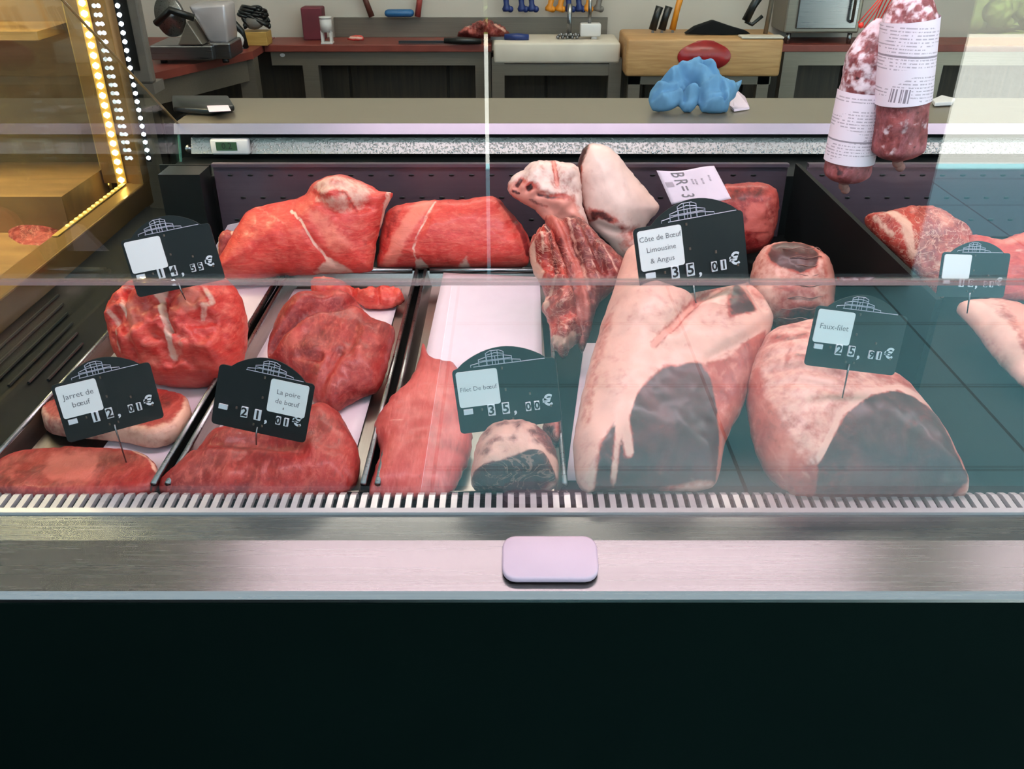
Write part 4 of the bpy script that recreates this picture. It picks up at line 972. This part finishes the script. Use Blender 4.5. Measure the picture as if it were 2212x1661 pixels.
# butcher block
YK = 3.9
bx0, bx1 = X_at(1344, 120, YK) + .016, X_at(1690, 120, YK)
zt2 = onY(1500, 84, YK).z; zl2 = onY(1500, 166, YK).z
bb = empty('butcher_block', ((bx0 + bx1) / 2, YK, 0), 'pale wooden butcher block with red oval plate on steel stand', 'butcher block')
MB().box((bx0, YK, zl2), (bx1, YK + .30, zt2), .012).build('block', 'oak', bb, True)
MB().box((bx0 + .02, YK + .02, zl2 - .035), (bx1 - .03, YK + .05, zl2 - .002)).build('stand_rail', 'steel_dull', bb)
for lx in (bx0 + .02, bx1 - .085): MB().box((lx, YK + .02, 0), (lx + .05, YK + .07, zl2 - .002)).build('leg', 'steel_dull', bb)
pc = onY(1521, 122, YK - .002); rx = .112; rz = .058
ov = MB(); pts = [(pc.x + rx * math.cos(a), YK - .0005, pc.z + rz * math.sin(a) * (1 + .12 * (math.sin(a) > .9))) for a in np.linspace(0, 2 * math.pi, 40, endpoint=False)]
ov.prism(pts, (0, -.006, 0), .0015); pl = ov.build('oval_plate', 'signred', bb, True)
tx = MB()
for t_, z_, s_ in (('CHAMPION DU', .022, .017), ('COUSIN', .0, .026), ('DE FRANCE', -.022, .017)): pass
for z_, w_ in ((.026, .10), (.006, .13), (-.014, .12), (-.032, .08)):
    tx.mesh(text_mesh('IIIII IIIII IIII', .011), Matrix.Translation((pc.x, YK - .0068, pc.z + z_)) @ Matrix.Diagonal((w_ * 9, 1, 1, 1)) @ RX)
M['signlet'] = plain('faded_plate_lettering', (176, 84, 80), .4)
sub(pl, 'lettering', tx, 'signlet')
# right bench
rx0 = X_at(1690, 100, YB)
bench('b', rx0, 2.6, YB, 4.35, 'red-brown bench with pale steel apron under the steel oven', [(rx0 + .05, YB + .005), (1.9, YB + .02)])
# wall fittings
sp = MB().box((X_at(722, 60, 4.35), 4.352, .90), (X_at(1312, 60, 4.35), 4.369, onY(900, 38, 4.35).z)).build('splash_panel', 'steel_dull'); tag(sp, 'low stainless splash panel along the wall behind the bench', 'panel')
def knife(px0, py0, px1, Y, mat, label, cat='knife', w=.0145, lean=0, hook=True, group='tool handles hanging on the wall'):
    a = onY(px0, py0, Y); top = onY(px1, -25, Y)
    t = empty('hanging_knife', a, label, cat, group)
    b = MB(); b.tube([a, a + (top - a) * .12, a + (top - a) * .3, a + (top - a) * .75, top], [w * 1.25, w * 1.5, w * .85, w, w * 1.1], 10)
    if hook: b.ball(a + Vector((.016, 0, .008)), w * 1.0, 2)
    b.build('handle', mat, t, True)
    MB().box((top.x - .009, Y - .001, top.z), (top.x + .009, Y + .001, top.z + .16)).build('blade', 'steel', t)
for px, m_, l in ((1095, 'blue', 'leftmost blue knife handle hanging on the cream wall'), (1128, 'blue', 'second blue handle from the left on the wall'), (1150, 'blue', 'third blue handle, just left of the orange pair'),
                  (1186, 'orange', 'left handle of the orange pair on the wall'), (1208, 'orange', 'right handle of the orange pair on the wall'), (1230, 'blue', 'blue handle right of the orange pair'), (1252, 'blue', 'rightmost blue handle, beside the last orange one'), (1268, 'orange', 'lone orange handle at the right of the row'), (1290, 'grey', 'grey-handled tool at the right end of the wall row')):
    knife(px, 24, px - (4 if m_ == 'blue' else -10), 4.31, m_, l)
a = onY(803, 36, 4.33); t = MB().tube([a, onY(778, -30, 4.33)], [.014, .012], 8).build('broom_handle', 'handbrown', smooth=True); tag(t, 'slanting brown wooden handle at the top of the cream wall', 'handle')
a = onY(902, 36, 4.33); t = MB().tube([a, onY(910, -30, 4.33)], [.014, .012], 8).build('scraper_handle', 'handred', smooth=True); tag(t, 'upright faded red handle right of the blue brush', 'handle')
a, b = onY(832, 36, 4.32), onY(894, 20, 4.32); t = MB().box((a.x, 4.29, a.z), (b.x, 4.34, b.z), .014).build('brush_block', 'lightblue', smooth=True); tag(t, 'bright blue brush block standing on the splash panel', 'brush')
# things on the benches
ztb = .9
def top_at(px, Y=4.2): return X_at(px, 86, Y)
mh = flesh('meat_chunk', [(990, 78), (1000, 62), (1020, 52), (1050, 42), (1075, 52), (1094, 62), (1094, 80), (1050, 84)], 'meat_dark', Y=4.2, tilt=75, zb=.9, T=.06, B=.06, Rr=14, lump=.035, lscale=24, step=3, seed=51, wob=4, zones=[('fat_line', [(1010, 60), (1030, 70)], 4), ('fat_line', [(1070, 55), (1090, 70)], 4), ('pink', [(1000, 60), (1040, 60), (1040, 80), (1000, 78)], 6, .6)], label='ragged dark red meat chunk on the workbench end', cat='meat')
ms = flesh('meat_scrap', [(750, 84), (765, 76), (784, 78), (785, 86), (765, 88)], 'meat_red', Y=4.18, tilt=60, zb=.9, T=.01, B=.012, step=3, seed=52, zones=[('fat_line', [(755, 82), (782, 84)], 3)], label='small pink meat scrap alone on the long workbench', cat='meat')
def bench_knife(p0, p1, p2, Y, mat, label, z=.905):
    a, b, c = [Vector((X_at(q, 84, Y), Y + o, z + .012)) for q, o in zip((p0, p1, p2), (0, -.02, -.03))]
    t = empty('knife', (b.x, b.y, z - .005), label, 'knife')
    MB().tube([b, (b + c) / 2, c], [.012, .016, .012], 8).build('handle', mat, t, True)
    MB().box((min(a.x, b.x), b.y - .002, z), (max(a.x, b.x), b.y + .01, z + .012)).build('blade', 'steel', t)
bench_knife(862, 960, 1040, 4.14, 'black', 'long knife with black handle lying left of the meat chunk')
bench_knife(1060, 1090, 1142, 4.10, 'blue', 'blue and black handled knife on the white block edge', zt)
mp = empty('metal_masher', (X_at(1230, 84, 4.12), 4.12, zt), 'upright chrome tool with chain at the back of the white block', 'tool')
xx_ = X_at(1230, 50, 4.12); MB().tube([(xx_, 4.12, zt), (xx_, 4.12, zt + .14)], .011, 10).build('rod', 'steel', mp, True)
ch = MB()
for i in range(14): ch.ball((xx_ - .05 + i * .007, 4.10 + .012 * math.sin(i * 2.1), zt + .008 + .006 * (i % 3)), .009, 1)
ch.build('chain', 'steel', mp, True)
xx_ = X_at(1275, 70, 4.1); wt = empty('tenderiser', (xx_, 4.1, zt), 'pale box-shaped tool with a thin rod on the white block', 'tool')
MB().box((xx_ - .045, 4.08, zt + .012), (xx_ + .045, 4.13, zt + .065), .006).box((xx_ + .005, 4.09, zt), (xx_ + .03, 4.12, zt + .013)).build('box', 'white', wt, True)
MB().tube([(xx_ - .005, 4.1, zt + .06), (xx_ - .005, 4.1, zt + .18)], .008, 8).build('rod', 'steel', wt, True)
# block tools
def block_knife(px, w, mat, label, h=50):
    Y = 4.08; x = X_at(px, 70, Y); t = empty('knife', (x, Y, zt2), label, 'knife')
    MB().tube([(x - .012, Y, zt2 + .012), (x, Y, zt2 + h * .0021 * .6), (x + .012, Y, zt2 + h * .0021)], [w, w * .9, w], 8).build('handle', mat, t, True)
    MB().box((x - .016, Y - .004, zt2), (x - .006, Y + .004, zt2 + .02)).build('blade', 'steel', t)
block_knife(1415, .017, 'black', 'left black-handled knife in the butcher block slot'); block_knife(1435, .017, 'black', 'right black-handled knife in the butcher block slot'); block_knife(1458, .014, 'orange', 'orange-handled knife standing in the butcher block slot', 68)
cl = MB(); q = [(1478, 80), (1500, 66), (1540, 54), (1580, 66), (1612, 74), (1622, 80), (1560, 82)]
cl.prism([Vector((X_at(a_, b_, 4.0), 4.0, zt2 + max(0, (82 - b_)) * .0021 + .001)) for a_, b_ in q], (0, .035, 0), .006)
t = cl.build('cleaver', 'blackmatte'); tag(t, 'black curved-back cleaver lying on the butcher block', 'cleaver')
wp = MB().box((X_at(1600, 78, 3.92), 3.90, zt2), (X_at(1692, 78, 3.92), 3.97, zt2 + .008), .003).build('bone_scraper', 'offwhite'); tag(wp, 'thin white board lying at the right edge of the butcher block', 'board')
ps = empty('bag_stand', (X_at(1655, 60, 4.05), 4.05, zt2), 'grey upright post with black lever handle beside the oven', 'stand')
xx_ = X_at(1655, 60, 4.05); MB().tube([(xx_, 4.05, zt2), (xx_ + .02, 4.05, zt2 + .32)], .01, 8).build('post', 'steel_dull', ps, True)
MB().tube([(xx_ - .09, 4.06, zt2 + .05), (xx_ - .065, 4.06, zt2 + .11), (xx_ - .03, 4.06, zt2 + .17)], [.018, .017, .02], 8).tube([(xx_ - .09, 4.06, zt2 + .05), (xx_ - .06, 4.06, zt2 + .035), (xx_ - .02, 4.06, zt2 + .07)], .008, 8).build('lever', 'black', ps, True)
# oven
ox0, ox1 = X_at(1698, 30, 4.14), X_at(1862, 30, 4.14)
ov = empty('countertop_oven', ((ox0 + ox1) / 2, 4.14, .9), 'steel countertop oven on short legs at the right of the room', 'oven')
zo = .9 + .045
MB().box((ox0, 4.14, zo), (ox1, 4.36, zo + .36), .008).build('housing', 'steel_dull', ov)
dr = MB().box((ox0 + .05, 4.13, zo + .02), (ox1 - .02, 4.14, zo + .34), .003).build('door', 'steel', ov)
sub(dr, 'handle', MB().tube([(ox1 - .05, 4.128, zo + .05), (ox1 - .05, 4.105, zo + .05), (ox1 - .05, 4.105, zo + .3), (ox1 - .05, 4.128, zo + .3)], .007, 8), 'steel', True)
for lx in (ox0 + .03, ox1 - .03): MB().tube([(lx, 4.16, .9), (lx, 4.16, zo)], .011, 8).build('leg', 'steel', ov, True)
# books, shaker, tape, slicer, monitor
bk = MB().box((X_at(655, 50, 4.28), 4.25, .9), (X_at(700, 50, 4.28), 4.33, .9 + .138), .006).build('maroon_box', 'maroon'); tag(bk, 'upright maroon box against the wall above the long bench', 'box')
xx_ = X_at(706, 70, 4.16); sk = empty('label_roll_holder', (xx_, 4.16, .9), 'small white plastic holder in front of the maroon box', 'holder')
MB().box((xx_ - .026, 4.13, .9), (xx_ + .026, 4.18, .908), .003).box((xx_ - .024, 4.14, .906), (xx_ - .014, 4.17, .955)).box((xx_ + .014, 4.14, .906), (xx_ + .024, 4.17, .955)).build('foot', 'white', sk)
MB().tube([(xx_, 4.155, .95), (xx_, 4.155, 1.005)], .026, 14).tube([(xx_, 4.155, 1.005), (xx_, 4.155, 1.012)], .028, 14).build('drum', 'white', sk, True)
M['boxwood'] = M['yellowbox']
yb = empty('wooden_box', (X_at(552, 80, 4.12), 4.12, .9), 'small yellow wooden box carrying a black tangled device', 'box')
a = X_at(527, 80, 4.12); b = X_at(580, 80, 4.12)
MB().box((a, 4.09, .9), (b, 4.18, .956), .003).build('box', 'yellowbox', yb)
tp = empty('cord_bundle', ((a + b) / 2, 4.12, .956), 'black strap bundle with pale highlights heaped on the yellow box', 'strap')
b_ = MB(); cx_ = (a + b) / 2
for i in range(9):
    ph = i * .7; b_.tube([(cx_ + .062 * math.cos(t_ + ph * .1) * (1 - .05 * i), 4.12 + .03 * math.sin(t_ * 2 + ph), .972 + .010 * (i % 4) + .055 * abs(math.sin(t_ / 2 + ph * .3))) for t_ in np.linspace(0, 6.0, 20)], .008, 6)
b_.build('strap', 'black', tp, True)
MB().ball((cx_, 4.11, .995), .04, 2, (1.1, .8, .8)).build('reel', 'grey', tp, True)
ro = empty('tape_reel', (X_at(512, 75, 4.02), 4.02, .9), 'round pale tape reel in a black holder beside the slicer', 'reel')
xx_ = X_at(508, 60, 4.02); MB().tube([(xx_ - .012, 4.0, .9 + .036), (xx_ + .012, 4.04, .9 + .036)], .035, 18).build('reel', 'white', ro, True)
MB().tube([(xx_ + .035, 4.02, .902), (xx_ + .025, 4.02, .97), (xx_ - .01, 4.02, 1.01), (xx_ - .04, 4.02, 1.02)], [.012, .014, .016, .012], 8).tube([(xx_ - .03, 4.02, .9), (xx_ + .04, 4.02, .9)], .01, 8).build('holder', 'black', ro, True)
Ys = 3.62
def XZ(px, py, Y=Ys): v = onY(px, py, Y); return v.x, v.z
sl = empty('meat_slicer', (XZ(400, 100)[0], Ys, .9), 'steel meat slicer on the red-edged side bench', 'slicer')
xa, za = XZ(322, 104); xb, zb_ = XZ(455, 82)
MB().box((xa, Ys, .915), (xb, Ys + .22, .97), .006).box((xb - .02, Ys + .03, .915), (XZ(492, 100)[0], Ys + .2, .975), .006).build('base', 'steel', sl)
for lx in (xa + .03, xb + .03): MB().tube([(lx, Ys + .05, .9), (lx, Ys + .05, .916)], .014, 8).build('foot', 'black', sl, True)
cxs, czs = XZ(352, 40); MB().tube([(cxs, Ys + .06, czs), (cxs + .008, Ys + .075, czs)], .075, 28).build('blade', 'steel', sl, True)
MB().prism([(XZ(395, 15)[0], Ys + .05, XZ(395, 15)[1]), (XZ(478, 12)[0], Ys + .05, XZ(478, 12)[1]), (XZ(482, 70)[0], Ys + .05, .97), (XZ(440, 75)[0], Ys + .05, .97)], (0, .14, 0), .012).build('motor_housing', 'lacquer', sl, True)
MB().prism([(XZ(405, 55)[0], Ys + .0, XZ(405, 45)[1]), (XZ(435, 75)[0], Ys, .972), (XZ(380, 75)[0], Ys, .972)], (0, .1, 0), .004).build('carriage', 'steel_dull', sl)
MB().tube([(cxs - .03, Ys, 1.05), (cxs + .04, Ys - .02, 1.10), (cxs + .12, Ys, 1.07)], .014, 8).build('guard_arm', 'black', sl, True)
mo = empty('terminal_screen', (-1.31, 3.2, .9), 'grey-framed black till screen standing behind the cool LED strip', 'screen')
xa, z1 = XZ(262, 135, 3.2); xb, _ = XZ(322, 135, 3.2)
MB().box((xa - .05, 3.2, .905), (xb, 3.24, 1.25), .008).build('frame', 'grey', mo)
MB().box((xa - .02, 3.196, .95), (xb - .035, 3.201, 1.2)).build('screen', 'black', mo)
MB().box((xa - .05, 3.2, .87), (xb, 3.30, .905)).build('foot', 'grey', mo)
fl = MB().box((-2.6, 2.9, .80), (-1.40, 3.36, .87)).build('side_table', 'blackmatte'); tag(fl, 'dark low table under the till screen', 'table')
